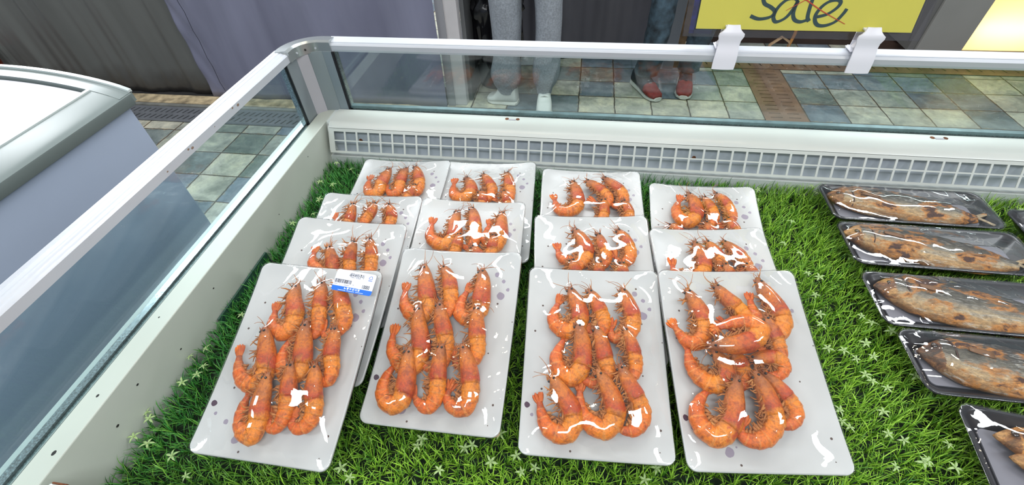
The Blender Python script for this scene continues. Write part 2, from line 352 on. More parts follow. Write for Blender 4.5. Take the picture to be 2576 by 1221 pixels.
M_grate = simple('drain_steel', (.20, .21, .23), .45, .5, noise=.2, scale=12)
M_copper = simple('stained_steel', (.30, .17, .11), .42, .35, noise=.35, scale=9)
def drain(name, x0, x1, y0, y1, along, mat, label, cols=2, slot=.035, wid=.007, pitch=.03, slant=0):
    root = empty(name, ((x0+x1)/2, (y0+y1)/2, FLOOR), label, 'drain cover')
    z = FLOOR + .001
    if along == 'x': LL, WW = x1-x0, y1-y0
    else: LL, WW = y1-y0, x1-x0
    n = int(LL/pitch); ub = [0.0]
    for i in range(n):
        c = (i+.5)*LL/n; ub += [c-wid/2, c+wid/2]
    ub.append(LL); gap = (WW - cols*slot)/(cols+1); vb = [0.0]
    for k in range(cols): vb += [gap*(k+1)+slot*k, gap*(k+1)+slot*(k+1)]
    vb.append(WW)
    solid = lambda i, j: not (i % 2 == 1 and j % 2 == 1)
    cx, cy = (x0+x1)/2, (y0+y1)/2
    def tf(u, v, k):
        sl = slant*(v-WW/2)
        if along == 'x': return (x0+u+sl-cx, y0+v-cy, k+.003)
        return (x0+v-cx, y0+u+sl-cy, k+.003)
    holes_plate(ub, vb, solid, .003, 'cover_plate', mat, root, tf)
    MB().box((x0-cx, y0-cy, .0005), (x1-cx, y1-cy, .002)).build('slot_shade', M_dark, root)  # black sheet stands in for the shaded hollow below the slots
    return root
drain('drain_cover', -2.6, -.2, 1.375, 1.53, 'x', M_grate, 'grey slotted drain cover running along the foot of the dark tarp', 2, .042, .011, .036, .35)
drain('drain_cover', 1.578, 1.80, .9, 2.28, 'y', M_copper, 'brown stained slotted drain cover running toward the freezer', 2, .062, .006, .042)
drain('drain_cover', 1.2, 3.6, 2.29, 2.44, 'x', M_copper, 'brown slotted drain cover crossing below the lit counter', 1, .07, .009, .065, -.2)
# worn kerb strip under the tarp
M_tan = simple('worn_board', (.42, .33, .20), .8, noise=.6, scale=22, bump=.5)
tag(MB().box((-3.4, 1.661, FLOOR), (-.2, 1.9, FLOOR+.006)).build('shade_strip', M_dark), kind='structure')  # dark strip added as painted shade behind the tarp's bottom edge
b_ = MB().box((-3.2, 1.565, FLOOR), (-.25, 1.66, FLOOR+.012)); tag(b_.build('trim_1', M_tan), kind='structure')
tag(MB().box((-3.2, 1.535, FLOOR), (-.25, 1.562, FLOOR+.01)).build('trim_2', simple('steel_edge', (.33, .33, .30), .4, .5, noise=.3, scale=15)), kind='structure')

def tarp(name, x0, x1, y, z0, z1, amp, freq, mat, label, seed, edge_hem=False, thick=.002, bottom_jag=0):
    nx, nz = int((x1-x0)*130), 40; r = random.Random(seed); ph = [r.uniform(0, 6) for _ in range(6)]; vs = []; fs = []
    for side in (0, 1):
        for k in range(nz+1):
            t = k/nz
            for i in range(nx+1):
                x = x0 + (x1-x0)*i/nx
                a = amp*(math.sin(x*freq+ph[0]+.35*math.sin(t*2+ph[1])) + .45*math.sin(x*freq*2.3+ph[2]+t*.8) + .22*math.sin(x*freq*5.1+ph[3]-t*1.5))
                a += amp*.3*math.sin(t*9+x*5+ph[4])*math.exp(-t*3) + amp*.25*math.sin((x*1.7+t)*7+ph[5]) + (amp*.5*abs(math.sin((x*2.1-t*3.2)*3+ph[2]))**3 if edge_hem else 0)
                if edge_hem and x < x0+.16: a += (.006*math.sin(t*40+x*60)+.007*math.sin(t*17-x*35)*math.sin(t*29+x*20))*(1-(x-x0)/.16)
                zz = z0 + (z1-z0)*t + (bottom_jag*math.sin(x*31+ph[1])*math.sin(x*17) if k == 0 else 0)
                vs.append((x, y + a*(.55+.45*t) + side*thick, zz))
    W_ = nx+1; S_ = (nx+1)*(nz+1)
    for k in range(nz):
        for i in range(nx):
            a = k*W_+i; fs.append((a, a+1, a+W_+1, a+W_)); fs.append((S_+a, S_+a+W_, S_+a+W_+1, S_+a+1))
    for i in range(nx): fs.append((i, S_+i, S_+i+1, i+1)); a = nz*W_+i; fs.append((a, a+1, S_+a+1, S_+a))
    for k in range(nz): a = k*W_; fs.append((a, a+W_, S_+a+W_, S_+a)); a += nx; fs.append((a, S_+a, S_+a+W_, a+W_))
    me = bpy.data.meshes.new(name); me.from_pydata(vs, [], fs); me.update()
    return tag(link(name, me, mat, None, True), label, 'tarp')
tarp('hanging_tarp', -3.3, -1.5, 1.70, FLOOR+.003, .75, .016, 16, mat_tarp('olive_tarp', (.085, .087, .083), (.125, .128, .122)), 'grey olive plastic tarp with darker bottom hem and pleats', 3, bottom_jag=.002)
tl = tarp('hanging_tarp', -1.69, -.19, 1.655, FLOOR+.013, .75, .010, 11, mat_tarp('lavender_tarp', (.145, .148, .215), (.20, .205, .285), .38, 5, False), 'lavender grey plastic tarp with a wrinkled left hem', 8, True)
MB().tube([(-1.575+.004*math.sin(k*2.1), 1.638, FLOOR+.02+k*.05) for k in range(30)], .0016, 5).build('hem_seam', simple('seam_thread', (.03, .03, .05), .7), tl)
# orange bucket glimpsed at the far left
rb = empty('plastic_bucket', (-3.09, 1.52, FLOOR), 'orange red plastic bucket partly seen behind the neighbour freezer', 'bucket')
b_ = MB(); ring = [(0, .11), (.02, .115), (.25, .14), (.262, .15), (.27, .15), (.27, .142), (.03, .108)]
n = 28; vs = [(r*math.cos(2*math.pi*j/n), r*math.sin(2*math.pi*j/n), z) for (z, r) in ring for j in range(n)]
fs = [(i*n+j, i*n+(j+1) % n, (i+1)*n+(j+1) % n, (i+1)*n+j) for i in range(len(ring)-1) for j in range(n)] + [tuple(range(n)), tuple(range((len(ring)-1)*n, len(ring)*n))]
b_.add(vs, fs).build('bucket_body', simple('orange_plastic', (.26, .035, .01), .4), rb, True)
MB().tube([(.15*math.cos(t), .03, .26+.1*math.sin(t)) for t in [math.pi*k/10 for k in range(11)]], .003, 6).build('handle', M_alu_grey, rb, True)
# white post, grey side panel and dark curtain of the recess
M_postw = simple('white_post_paint', (.55, .53, .54), .5, noise=.08, scale=7)
tag(MB().box((-.155, 1.70, FLOOR), (-.083, 1.76, .75), bev=.003).build('support_post', M_postw, None), 'white square post between lavender tarp and recess', 'post')
tag(MB().box((-.192, 1.685, FLOOR), (-.150, 1.72, .75), bev=.002).build('support_post', simple('grey_post', (.27, .27, .29), .5)), 'narrow grey post edging the lavender tarp', 'post')
tag(MB().box((-.083, 1.76, FLOOR), (-.06, 2.24, .75)).build('wall_left', simple('grey_panel', (.13, .135, .14), .5, noise=.1, scale=5)), kind='structure')
tarp('dark_curtain', -.07, 1.07, 2.26, FLOOR+.05, .75, .013, 19, mat_tarp('dark_cloth', (.062, .062, .076), (.10, .10, .12), .6, 4, False), 'dark charcoal curtain hanging behind two standing customers', 5)
tag(MB().box((1.085, 2.26, FLOOR), (1.15, 2.30, .75), bev=.002).build('support_post', simple('grey_panel_edge', (.20, .22, .25), .4)), 'blue grey panel edge beside the customer in jeans', 'post')
tag(MB().box((1.151, 2.28, FLOOR), (1.196, 2.34, .75), bev=.002).build('support_post', simple('raw_wood', (.16, .10, .05), .7, noise=.6, scale=18, bump=.3)), 'rough brown wooden upright beside the grey panel edge', 'post')
tag(MB().box((-.3, 2.62, FLOOR), (1.2, 2.66, .75)).build('wall_back', simple('brown_wall', (.06, .035, .025), .6, noise=.4, scale=9)), kind='structure')
# bin with a black bag
rb = empty('waste_bin', (.06, 1.99, FLOOR), 'grey waste bin lined with a crumpled black bag beside post', 'bin')
b_ = MB(); ring = [(0, .105), (.012, .115), (.40, .135), (.44, .142), (.46, .142), (.46, .128), (.40, .122), (.05, .10)]
n = 28; vs = [(r*math.cos(2*math.pi*j/n), r*.8*math.sin(2*math.pi*j/n), z) for (z, r) in ring for j in range(n)]
fs = [(i*n+j, i*n+(j+1) % n, (i+1)*n+(j+1) % n, (i+1)*n+j) for i in range(len(ring)-1) for j in range(n)] + [tuple(range(n)), tuple(range((len(ring)-1)*n, len(ring)*n))]
b_.add(vs, fs).build('bin_body', simple('grey_bin', (.12, .125, .135), .5), rb, True)
nn, kk = 72, 16; vs = []
for k in range(kk):
    t = k/(kk-1); z = .14 + .42*t; base = .150 - .012*t + (.02 if .7 < t < .85 else 0)
    for j in range(nn):
        a = 2*math.pi*j/nn; rr_ = base*(1+.07*math.sin(a*7+t*5)*(1-t*.3)+.05*math.sin(a*17-t*9)+.03*math.sin(a*31+t*13))
        vs.append((rr_*math.cos(a), rr_*.86*math.sin(a), z + (.05*math.sin(a*3+1)+.03*math.sin(a*8) if k == 0 else .012*math.sin(a*9+k))))
fs = [(i*nn+j, i*nn+(j+1) % nn, (i+1)*nn+(j+1) % nn, (i+1)*nn+j) for i in range(kk-1) for j in range(nn)] + [tuple(range((kk-1)*nn, kk*nn))]
bag = MB().add(vs, fs)
bag.build('bin_bag', simple('black_bag', (.008, .008, .010), .22, bump=.6, scale=40), rb, True)
MB().ball((-.115, -.1, .24), .022, sc=(1, .8, 1.1)).tube([(-.095, -.1, .24), (-.05, -.12, .25), (0, -.12, .29)], [.012, .008, .006], 8).build('bag_knot', simple('black_bag_knot', (.01, .01, .012), .3), rb, True)

# right: counter with lit case
rc = empty('display_counter', (2.4, 2.7, FLOOR), 'grey display counter with a glowing warm light case', 'counter')
def cb(name, a, b, mat, bev=0, mb=None):
    o = (mb or MB()).box(tuple(a[i]-(2.4, 2.7, FLOOR)[i] for i in range(3)), tuple(b[i]-(2.4, 2.7, FLOOR)[i] for i in range(3)), bev=bev).build(name, mat, rc); return o
M_kick = simple('dark_brown_board', (.035, .018, .013), .55, noise=.4, scale=9)
M_cgrey = simple('counter_grey', (.225, .225, .215), .5, noise=.05, scale=5)
cb('cabinet_carcass', (1.2, 2.70, FLOOR), (3.9, 3.1, .2), M_kick)
cb('toe_kick', (2.45, 2.56, FLOOR), (3.9, 2.70, -.675), M_kick)
cb('column', (2.585, 2.40, -.675), (2.835, 2.70, .45), M_cgrey, .004)
cb('column_edge', (2.545, 2.42, -.66), (2.583, 2.70, .45), simple('counter_dark_grey', (.12, .12, .118), .5))
cb('side_panel', (3.24, 2.40, -.675), (3.30, 2.70, .45), M_cgrey, .004)
cb('case_base', (2.836, 2.415, -.69), (3.239, 2.70, -.66), simple('case_base', (.10, .085, .06), .5))
M_cream = simple('cream_backing', (.80, .66, .40), .6)
cb('case_back', (2.836, 2.66, -.66), (3.239, 2.695, .45), M_cream)
em = bpy.data.materials.new('lamp_tube'); em.use_nodes = True; em.node_tree.nodes.clear()
e_ = em.node_tree.nodes.new('ShaderNodeEmission'); e_.inputs[0].default_value = (1, .88, .62, 1); e_.inputs[1].default_value = 16
o_ = em.node_tree.nodes.new('ShaderNodeOutputMaterial'); em.node_tree.links.new(e_.outputs[0], o_.inputs[0])
MB().tube([(2.86-2.4, 2.52-2.7, .22), (3.21-2.4, 2.52-2.7, .22)], .016, 12).build('lamp_tube', em, rc, True)
mfr = bpy.data.materials.new('frosted_case_glass'); mfr.use_nodes = True; nt_ = mfr.node_tree; nt_.nodes.clear()
t1_ = N(nt_, 'ShaderNodeBsdfTranslucent'); t1_.inputs[0].default_value = (.95, .86, .62, 1); e1_ = N(nt_, 'ShaderNodeEmission'); e1_.inputs[0].default_value = (1, .80, .48, 1); e1_.inputs[1].default_value = .36
ad_ = N(nt_, 'ShaderNodeAddShader'); ou_ = N(nt_, 'ShaderNodeOutputMaterial'); L(nt_, t1_.outputs[0], ad_.inputs[0]); L(nt_, e1_.outputs[0], ad_.inputs[1]); L(nt_, ad_.outputs[0], ou_.inputs[0])
cb('frosted_panel', (2.838, 2.43, -.655), (3.237, 2.435, .44), mfr)
# orange cord under the counter
tag(MB().tube([(1.93, 2.60, FLOOR+.005), (1.95, 2.62, -.66), (1.94, 2.60, -.58), (1.97, 2.63, -.45), (1.96, 2.66, -.30)], .010, 8).build('power_cord', simple('orange_cord', (.42, .19, .05), .6), None, True), 'short orange brown cord hanging at the dark counter front', 'cord')
tag(MB().tube([(1.78, 2.55, FLOOR+.006), (1.80, 2.56, -.70), (1.86, 2.57, -.655), (1.92, 2.58, -.69), (1.93, 2.57, FLOOR+.006)], .012, 8, flat=.4).build('paper_scrap', simple('tan_paper', (.33, .22, .12), .7), None, True), 'folded tan paper scrap on floor beside the cord', 'scrap')

# ================================================================== NEIGHBOUR FREEZER
nf = empty('chest_freezer', (-.78, -.5, FLOOR), 'white chest freezer with arched grey lid frame and sliding glass', 'freezer')
NX, NY = -.78, -.5
M_nbody = simple('blue_white_steel', (.36, .42, .54), .42, noise=.03, scale=4)
M_nframe = simple('grey_green_plastic', (.17, .205, .20), .28, noise=.06, scale=5)
M_nside = simple('dark_grey_plastic', (.12, .145, .14), .4)
def nfb(name, mb, mat, smooth=False):
    mb.v = [(x-NX, y-NY, z-FLOOR) for x, y, z in mb.v]; return mb.build(name, mat, nf, smooth)
nfb('body', MB().box((-1.12, -1.3, FLOOR+.03), (-.460, .136, .102), bev=.004), M_nbody)
XC, HW = -.785, .335
def archz(x, top=.050): return .124 + top*max(0, 1-((x-XC)/HW)**2)**.8
# lid side band
def arch_prof(x0, x1, z_low, dz=0, n=28, top=.062):
    xs = [x0+(x1-x0)*i/n for i in range(n+1)]
    return [(x, archz(x, top)+dz) for x in xs] + [(x, z_low(x) if callable(z_low) else z_low) for x in xs[::-1]]
b_ = MB().box((-1.125, -1.3, .099), (-.449, .148, .125), bev=.004); nfb('lid_skirt', b_, M_nside, True)
# frame surface: arch strips left/right (long sides) and the arched end
b_ = MB()
xs = [-.450-i*(.062)/10 for i in range(11)]
b_.extrude_profile([(x, archz(x)) for x in xs] + [(x, archz(x)-.018) for x in xs[::-1]], 'y', -1.3, .150)
xs = [-1.120+i*(.062)/10 for i in range(11)]
b_.extrude_profile([(x, archz(x)) for x in xs] + [(x, archz(x)-.018) for x in xs[::-1]], 'y', -1.3, .150)
xs = [-.452-i*.666/30 for i in range(31)]
b_.extrude_profile([(x, archz(x)+.001) for x in xs] + [(x, .105) for x in xs[::-1]], 'y', .118, .155)
nfb('lid_frame', b_, M_nframe, True)
b_ = MB()
b_.extrude_profile([(x, archz(x)+.006) for x in xs] + [(x, archz(x)) for x in xs[::-1]], 'y', .149, .158)
b_.extrude_profile([(-.510, archz(-.510)+.003), (-.516, archz(-.516)+.003), (-.516, archz(-.516)-.01), (-.510, archz(-.510)-.01)], 'y', -1.3, .118)
nfb('rim_strip', b_, simple('pale_rim', (.62, .68, .68), .2, .3), True)
xs = [-.516-i*.538/20 for i in range(21)]
b_ = MB().extrude_profile([(x, archz(x)-.006) for x in xs] + [(x, archz(x)-.011) for x in xs[::-1]], 'y', -1.29, .112)
nfb('sliding_glass', b_, simple('bright_lid_glass', (.80, .79, .86), .06, coat=1.0), True)  # frosted white pane; reflected brightness is put into its colour too
nfb('lid_underlay', MB().box((-1.06, -1.28, .120), (-.512, .116, .131)), simple('underlay_white', (.86, .85, .90), .6, noise=.1, scale=9))  # white sheet added just under the lid glass to brighten it

# ================================================================== DISPLAY FREEZER
df = empty('display_freezer', (0, 0, FLOOR), 'open white display freezer with glass sides and pale aluminium rail', 'freezer')
def dfb(name, mb, mat, smooth=False, label=None):
    mb.v = [(x, y, z-FLOOR) for x, y, z in mb.v]; o = mb.build(name, mat, df, smooth)
    if label: o['label'] = label
    return o
XR, YF = 1.95, -.62
ZT, ZG = .2235, .205
# top rails (slightly crowned section: outer lip, fine groove, inner face)
prof = [(-.016, ZG), (-.016, ZT-.006), (-.0125, ZT-.0025), (-.010, ZT-.003), (-.009, ZT-.001), (.0125, ZT+.002), (.0155, ZT-.001), (.0155, ZG)]
dfb('rail_back', MB().sweep(prof, [(.028, .231), (XR, .231)]), M_alu, True)
prof2 = [(-p[0], p[1]) for p in prof][::-1]
grooves = [(.016, ZG), (.016, ZT-.005), (.013, ZT-.002), (.009, ZT-.0015), (.008, ZT-.0025), (.006, ZT-.0005), (.001, ZT), (0, ZT-.001), (-.001, ZT+.0005), (-.007, ZT+.001), (-.008, ZT), (-.009, ZT+.0015), (-.0155, ZT+.001), (-.0155, ZG)]
dfb('rail_left', MB().sweep([(-u, z) for u, z in grooves][::-1], [(-.047, YF-.1), (-.047, .166)]), M_alu, True)
# rounded corner cap
cp = [(-.0185, ZG-.001), (-.0185, ZT-.004), (-.0145, ZT+.001), (.0135, ZT+.0045), (.0185, ZT+.001), (.0185, ZG-.001)]
cen = (.012, .172); R_ = .059
path = [(-.047, .158), (-.047, .172)] + [(cen[0]-R_*math.cos(a), cen[1]+R_*math.sin(a)) for a in [math.pi/2*k/12 for k in range(1, 13)]] + [(.035, .231)]
dfb('corner_cap', MB().sweep([(-u, z) for u, z in cp][::-1], path), M_cap, True)
for (a, mt, nm) in ((RAD(18), M_alu, 'cap_screw'), (RAD(46), M_dark, 'cap_screw'), (RAD(76), M_alu, 'cap_screw')):
    r_ = R_ - .0185; x, y = cen[0]-r_*math.cos(a), cen[1]+r_*math.sin(a)
    o = MB().tube([(x, y, ZG+.008-FLOOR), (x+.0012*math.cos(a), y-.0012*math.sin(a), ZG+.008-FLOOR)], .0022, 12).build(nm, mt, df)
# corner post with chamfer
b_ = MB().extrude_profile([(-.040, .148), (-.034, .148), (-.034, .188), (-.016, .205), (.014, .211), (.014, .217), (-.02, .217), (-.040, .195)], 'z', .064, ZG+.001)
dfb('corner_post', b_, M_alu_grey)
dfb('post_face', MB().extrude_profile([(-.0345, .186), (-.0155, .2038), (-.0165, .2055), (-.036, .188)], 'z', .064, ZG), M_post_light)
dfb('glazing_bar', MB().extrude_profile([(.0145, .2105), (.034, .2105), (.034, .217), (.0145, .217)], 'z', .066, ZG+.001), simple('glazing_grey', (.26, .31, .34), .35, .4))
# double glazed panes
for (nm, a, b2) in (('glass_back', (.040, .2135, .068), (XR, .2165, ZG+.004)), ('glass_back', (.040, .228, .068), (XR, .231, ZG+.004)),
                   ('glass_left', (-.0385, YF-.06, .066), (-.0355, .146, ZG+.004)), ('glass_left', (-.053, YF-.06, .066), (-.050, .146, ZG+.004))):
    dfb(nm, MB().box(a, b2), M_glass2 if 'back' in nm else M_glass)
b_ = MB().box((.037, .217, .066), (XR, .2275, .0725)).box((.037, .217, .066), (.0415, .2275, ZG)); dfb('spacer_back', b_, M_spacer)
b_ = MB().box((-.0495, YF-.06, .064), (-.039, .146, .073)).box((-.0495, .1415, .064), (-.039, .146, ZG)); dfb('spacer_left', b_, M_spacer)
dfb('glass_channel', MB().box((.037, .2168, .0725), (XR, .2277, .0785)), simple('teal_edge', (.16, .24, .26), .3, .4, noise=.3, scale=40))
dfb('gasket_back', MB().box((.034, .2115, .066), (.0375, .2165, ZG)).box((.034, .2100, .0655), (XR, .2135, .0675)), M_black)
dfb('gasket_left', MB().box((-.0395, .146, .066), (-.0355, .1495, ZG)).box((-.0355, YF-.04, .0655), (-.0325, .148, .0675)), M_black)
# body: liner
dfb('outer_body', MB().box((-.066, YF-.1, FLOOR+.04), (-.030, .25, .0655)).box((-.030, .2, FLOOR+.04), (XR, .25, .0655)).box((-.066, YF-.1, FLOOR+.02), (XR, .25, -.04)), M_white)
dfb('plinth', MB().box((-.04, YF-.06, FLOOR), (XR, .22, FLOOR+.04)), M_dark)
dfb('liner_lip', MB().box((-.0325, YF-.1, -.04), (.000, .215, .0705), bev=.0015), M_wall_in)
dfb('back_panel', MB().extrude_profile([(.2125, .070), (.2125, -.04), (.130, -.04), (.130, -.004), (.152, -.002), (.152, .050), (.160, .0695)], 'x', .0, XR), simple('liner_light', (.62, .66, .64), .35))
dfb('duct_plate', MB().box((.006, .1500, -.002), (XR, .1515, .058)), M_panel_blue)
# grille cover: sloped front with real openings
GX0 = .010
zt_, yt_ = .0625, .1440; zb_, yb_ = .0175, .1215
Lg = math.hypot(zt_-zb_, yt_-yb_); du = (0, (yt_-yb_)/Lg, (zt_-zb_)/Lg)
nrm = (0, -(zt_-zb_)/Lg, (yt_-yb_)/Lg)
pitch = .0277; wbar = .0040
xb = [0.0, .012]
k = .012
while k + pitch < XR-GX0-.01:
    xb += [k + pitch - wbar, k + pitch]; k += pitch
xb = xb + [XR-GX0]
vb = [-.004, .0008, .0222, .0250, .0436, Lg]
def gtf(u, v, w_): 
    return (GX0+u, yb_+du[1]*v+nrm[1]*w_, zb_+du[2]*v+nrm[2]*w_-FLOOR)
gsol = lambda i, j: not (i % 2 == 1 and j in (1, 3) and i < len(xb)-2)
holes_plate(xb, vb, gsol, .0016, 'grille', M_white, df, gtf)
top = [(yt_-.0006, zt_+.0012), (yt_+.006, .0705), (.160, .0722), (.2095, .0722), (.2095, .0702), (.160, .0702), (yt_+.008, .0685), (yt_+.001, zt_)]
dfb('grille_cover', MB().extrude_profile(top, 'x', GX0, XR).box((GX0-.001, yb_, zb_-.001), (GX0+.0005, .150, zb_)), M_white, True)
b_ = MB().extrude_profile([(yb_, zb_), (yt_, zt_), (yt_+.01, .0702), (.150, .0702), (.150, .0)], 'x', GX0-.0018, GX0); dfb('cover_end', b_, M_white)
for xk in (.42, 1.275):
    b_ = MB().tube([(xk-.012, .1985, .0718), (xk-.012, .1985, .0729)], .0042, 12).tube([(xk+.012, .1985, .0718), (xk+.012, .1985, .0729)], .0042, 12)
    dfb('key_hole', b_, M_rust); dfb('hole_bridge', MB().box((xk-.008, .193, .0720), (xk+.008, .1990, .0731), bev=.0005), M_post_light)
for xk in (.075, .81): dfb('duct_screw', MB().tube([(xk, .1497, .030), (xk, .1485, .030)], .004, 12), M_rust)
dfb('front_ledge', MB().box((.018, -.70, .05), (XR, -.600, .079), bev=.003), M_white)
dfb('ledge_rust', MB().box((.022, -.6010, .073), (.040, -.5990, .0795), bev=.0006), M_rust)
# small dirt specks on the liner and rail
for (x, y, z, s) in [(.0003, -.52, .03, .0018), (.0003, -.47, .045, .0015), (.0003, -.30, .04, .0012), (.0003, -.40, .02, .0013), (.0003, .05, .05, .001), (-.015, -.5, .0706, .0018), (-.018, -.38, .0706, .0012), (-.012, -.57, .0706, .0025), (.0003, -.1, .02, .001)]:
    dfb('dirt_speck', MB().ball((x, y, z), s, sc=(.15 if x > 0 else 1, 1.3, 1 if x > 0 else .15), n=8), M_dark)
M_stain = simple('brown_stain', (.22, .15, .11), .7)
for (y, z, s) in [(-.03, .2135, .003), (-.045, .216, .002), (-.16, .212, .0026), (-.168, .2145, .002), (-.22, .211, .0015), (-.10, .213, .001)]:
    dfb('rail_stain', MB().ball((-.0310, y, z), s, sc=(.12, 1.2, .8), n=8), M_stain)

# dark green strip against the left wall
tag(MB().box((.0015, -.33, -.030), (.005, -.178, -.004)).build('acrylic_strip', simple('dark_green_acrylic', (.025, .07, .05), .25, coat=.5)), 'dark green acrylic strip standing against the freezer wall', 'strip')

# ================================================================== PRICE SIGN
al = RAD(13.5); SU = Vector((0, math.sin(al), math.cos(al))); SN = Vector((0, -math.cos(al), math.sin(al))); SO = Vector((0, .236, .25))
ms = Matrix((Vector((1, 0, 0)), SU, SN)).transposed().to_4x4(); ms.translation = SO + Vector((.95, 0, 0))
sg = empty('price_sign', label='yellow handwritten sale sign in clear frame clipped on the rail', cat='sign', mat=ms)
X0 = .95
MB().box((.7693-X0, .008, -.0008), (1.140-X0, .262, 0)).build('yellow_card', simple('yellow_card', (.72, .66, .09), .5), sg)
fm = clear('sleeve_plastic', (.80, .78, .80), 1.2, .05, .05, bump=(70, .8, (1, 1, 1)))
b_ = MB().box((.7479-X0, -.0055, -.0032), (.767-X0, .28, .0012)).box((1.142-X0, -.0055, -.0032), (1.1582-X0, .28, .0012)).box((.767-X0, -.0055, -.0032), (1.142-X0, .006, .0012)).box((.767-X0, .264, -.0032), (1.142-X0, .28, .0012))
b_.build('sleeve_rim', fm, sg)
MB().box((.767-X0, .006, .0028), (1.142-X0, .264, .0034)).build('clear_cover', clear('cover_plastic', (.97, .97, .97), .8, .06, .0, bump=(14, .35, (1, .5, 1))), sg)
mb_blue = simple('blue_tape', (.02, .03, .45), .3, noise=.8, scale=60)
MB().box((.7585-X0, .0, -.0045), (.7670-X0, .26, -.0034)).build('blue_edge', mb_blue, sg)
MB().box((.7585-X0, -.001, -.0045), (.80-X0, .005, -.0034)).build('blue_corner', simple('navy_tape', (.03, .05, .12), .4), sg)
def stroke(pts, wd, z, mb, taper=False):
    wd *= 1.0 if taper else 1.3
    # smooth the handwriting with Catmull-Rom and lay a flat ribbon
    P = [Vector((a-X0, b)) for a, b in pts]; Q = []
    for i in range(len(P)-1):
        p0, p1, p2, p3 = P[max(i-1, 0)], P[i], P[i+1], P[min(i+2, len(P)-1)]
        for k in range(8):
            t = k/8; Q.append(.5*((2*p1)+(p2-p0)*t+(2*p0-5*p1+4*p2-p3)*t*t+(3*p1-p0-3*p2+p3)*t**3))
    Q.append(P[-1]); n = len(Q); vs = []; fs = []
    for i, q in enumerate(Q):
        d = (Q[min(i+1, n-1)]-Q[max(i-1, 0)]).normalized(); nn = Vector((-d.y, d.x)); ww = wd*(.75+.35*abs(nn.x*.8+nn.y*.5))
        if taper: ww *= (1-.75*i/n)
        for sgn, zz in ((1, z), (-1, z), (-1, z+.0003), (1, z+.0003)): vs.append((q.x+nn.x*ww*sgn, q.y+nn.y*ww*sgn, zz))
    for i in range(n-1):
        for j in range(4): fs.append((i*4+j, i*4+(j+1) % 4, (i+1)*4+(j+1) % 4, (i+1)*4+j))
    fs += [(3, 2, 1, 0), (n*4-4, n*4-3, n*4-2, n*4-1)]
    mb.add(vs, fs)
lt = MB()
for p in ([(0.915, 0.088), (0.905, 0.094), (0.8880, 0.091), (0.8750, 0.080), (0.8736, 0.066), (0.8790, 0.0520), (0.8910, 0.0460), (0.8998, 0.0398), (0.8994, 0.0332), (0.8916, 0.0282), (0.8757, 0.0262), (0.8608, 0.0308)],
          [(0.9348, 0.0564), (0.9284, 0.0600), (0.9175, 0.0585), (0.9081, 0.0508), (0.9021, 0.0398), (0.9012, 0.0288), (0.9062, 0.0222), (0.914, 0.0234), (0.9235, 0.0302), (0.9309, 0.0435), (0.9348, 0.0564), (0.9328, 0.0446), (0.9335, 0.0337), (0.9389, 0.0254), (0.9491, 0.0225), (0.9585, 0.0253)],
          [(0.968, 0.112), (0.9640, 0.090), (0.9593, 0.0704), (0.9580, 0.0557), (0.958, 0.0406), (0.9593, 0.0297), (0.9636, 0.0236)],
          [(0.9749, 0.031), (0.9903, 0.0356), (1.0025, 0.0455), (1.0061, 0.0541), (1.0002, 0.0583), (0.9877, 0.056), (0.9772, 0.0473), (0.9715, 0.0343), (0.9741, 0.0233), (0.9818, 0.0172), (0.9944, 0.0174), (1.008, 0.0239), (1.0168, 0.0371), (1.0196, 0.0447)]):
    stroke(p, .0023, .0002, lt)
lt.build('handwritten_word', simple('dark_green_ink', (.018, .055, .06), .4), sg)
rx = MB(); stroke([(.915, .0765), (0.9248, 0.0701), (0.9464, 0.0587), (0.9794, 0.0409), (1.0252, 0.0202)], .0015, .0006, rx, True); stroke([(.985, .078), (0.9693, 0.0705), (0.9468, 0.0577), (0.9192, 0.0405)], .0015, .0006, rx, True)
rx.build('red_cross', simple('red_ink', (.6, .05, .015), .4), sg)
M_clip = simple('white_clip', (.74, .74, .80), .35)
for xc, lab in ((.832, 'white plastic sign clip gripping the rail below the word'), (1.069, 'white plastic sign clip gripping the rail near card corner')):
    cl = empty('sign_clip', (xc, .22, .215), lab, 'clip', 'sign clips on the back rail')
    # front leaf: profile swept with varying width
    spine = [(.004, .0555, .011), (.001, .050, .013), (-.002, .046, .017), (-.0035, .0425, .022), (-.0040, .038, .0225), (-.0035, .030, .0195), (-.0050, .022, .0190), (-.0085, .014, .0195), (-.0120, .006, .020), (-.0135, -.002, .0205), (-.0150, -.010, .0205), (-.0165, -.0185, .0200)]
    vs = []; fs = []
    for i, (yy, zz, hw) in enumerate(spine):
        lean = -.0003*i
        for (dx, dy) in ((-hw, 0), (-hw*.5, -.0012), (0, -.0016), (hw*.5, -.0012), (hw, 0), (hw, .0025), (0, .0012), (-hw, .0025)): vs.append((dx+lean, yy+dy, zz))
    for i in range(len(spine)-1):
        for j in range(8): fs.append((i*8+j, i*8+(j+1) % 8, (i+1)*8+(j+1) % 8, (i+1)*8+j))
    fs += [tuple(range(8))[::-1], tuple(range(8*len(spine)-8, 8*len(spine)))]
    MB().add(vs, fs).build('front_leaf', M_clip, cl, True)
    MB().box((-.022, .001, .0125), (-.004, .028, .0145), bev=.0006).tube([(-.017, .006, .013), (-.020, .006, .021), (-.014, .006, .030), (-.006, .006, .032)], [.005, .006, .006, .005], 10, flat=.5).box((-.018, .0285, -.02), (.018, .031, .0145), bev=.0006).box((-.013, .0285, .0145), (.013, .031, .050), bev=.0006).box((-.011, .004, .047), (.011, .030, .0500), bev=.0006).build('back_hook', M_clip, cl, True)

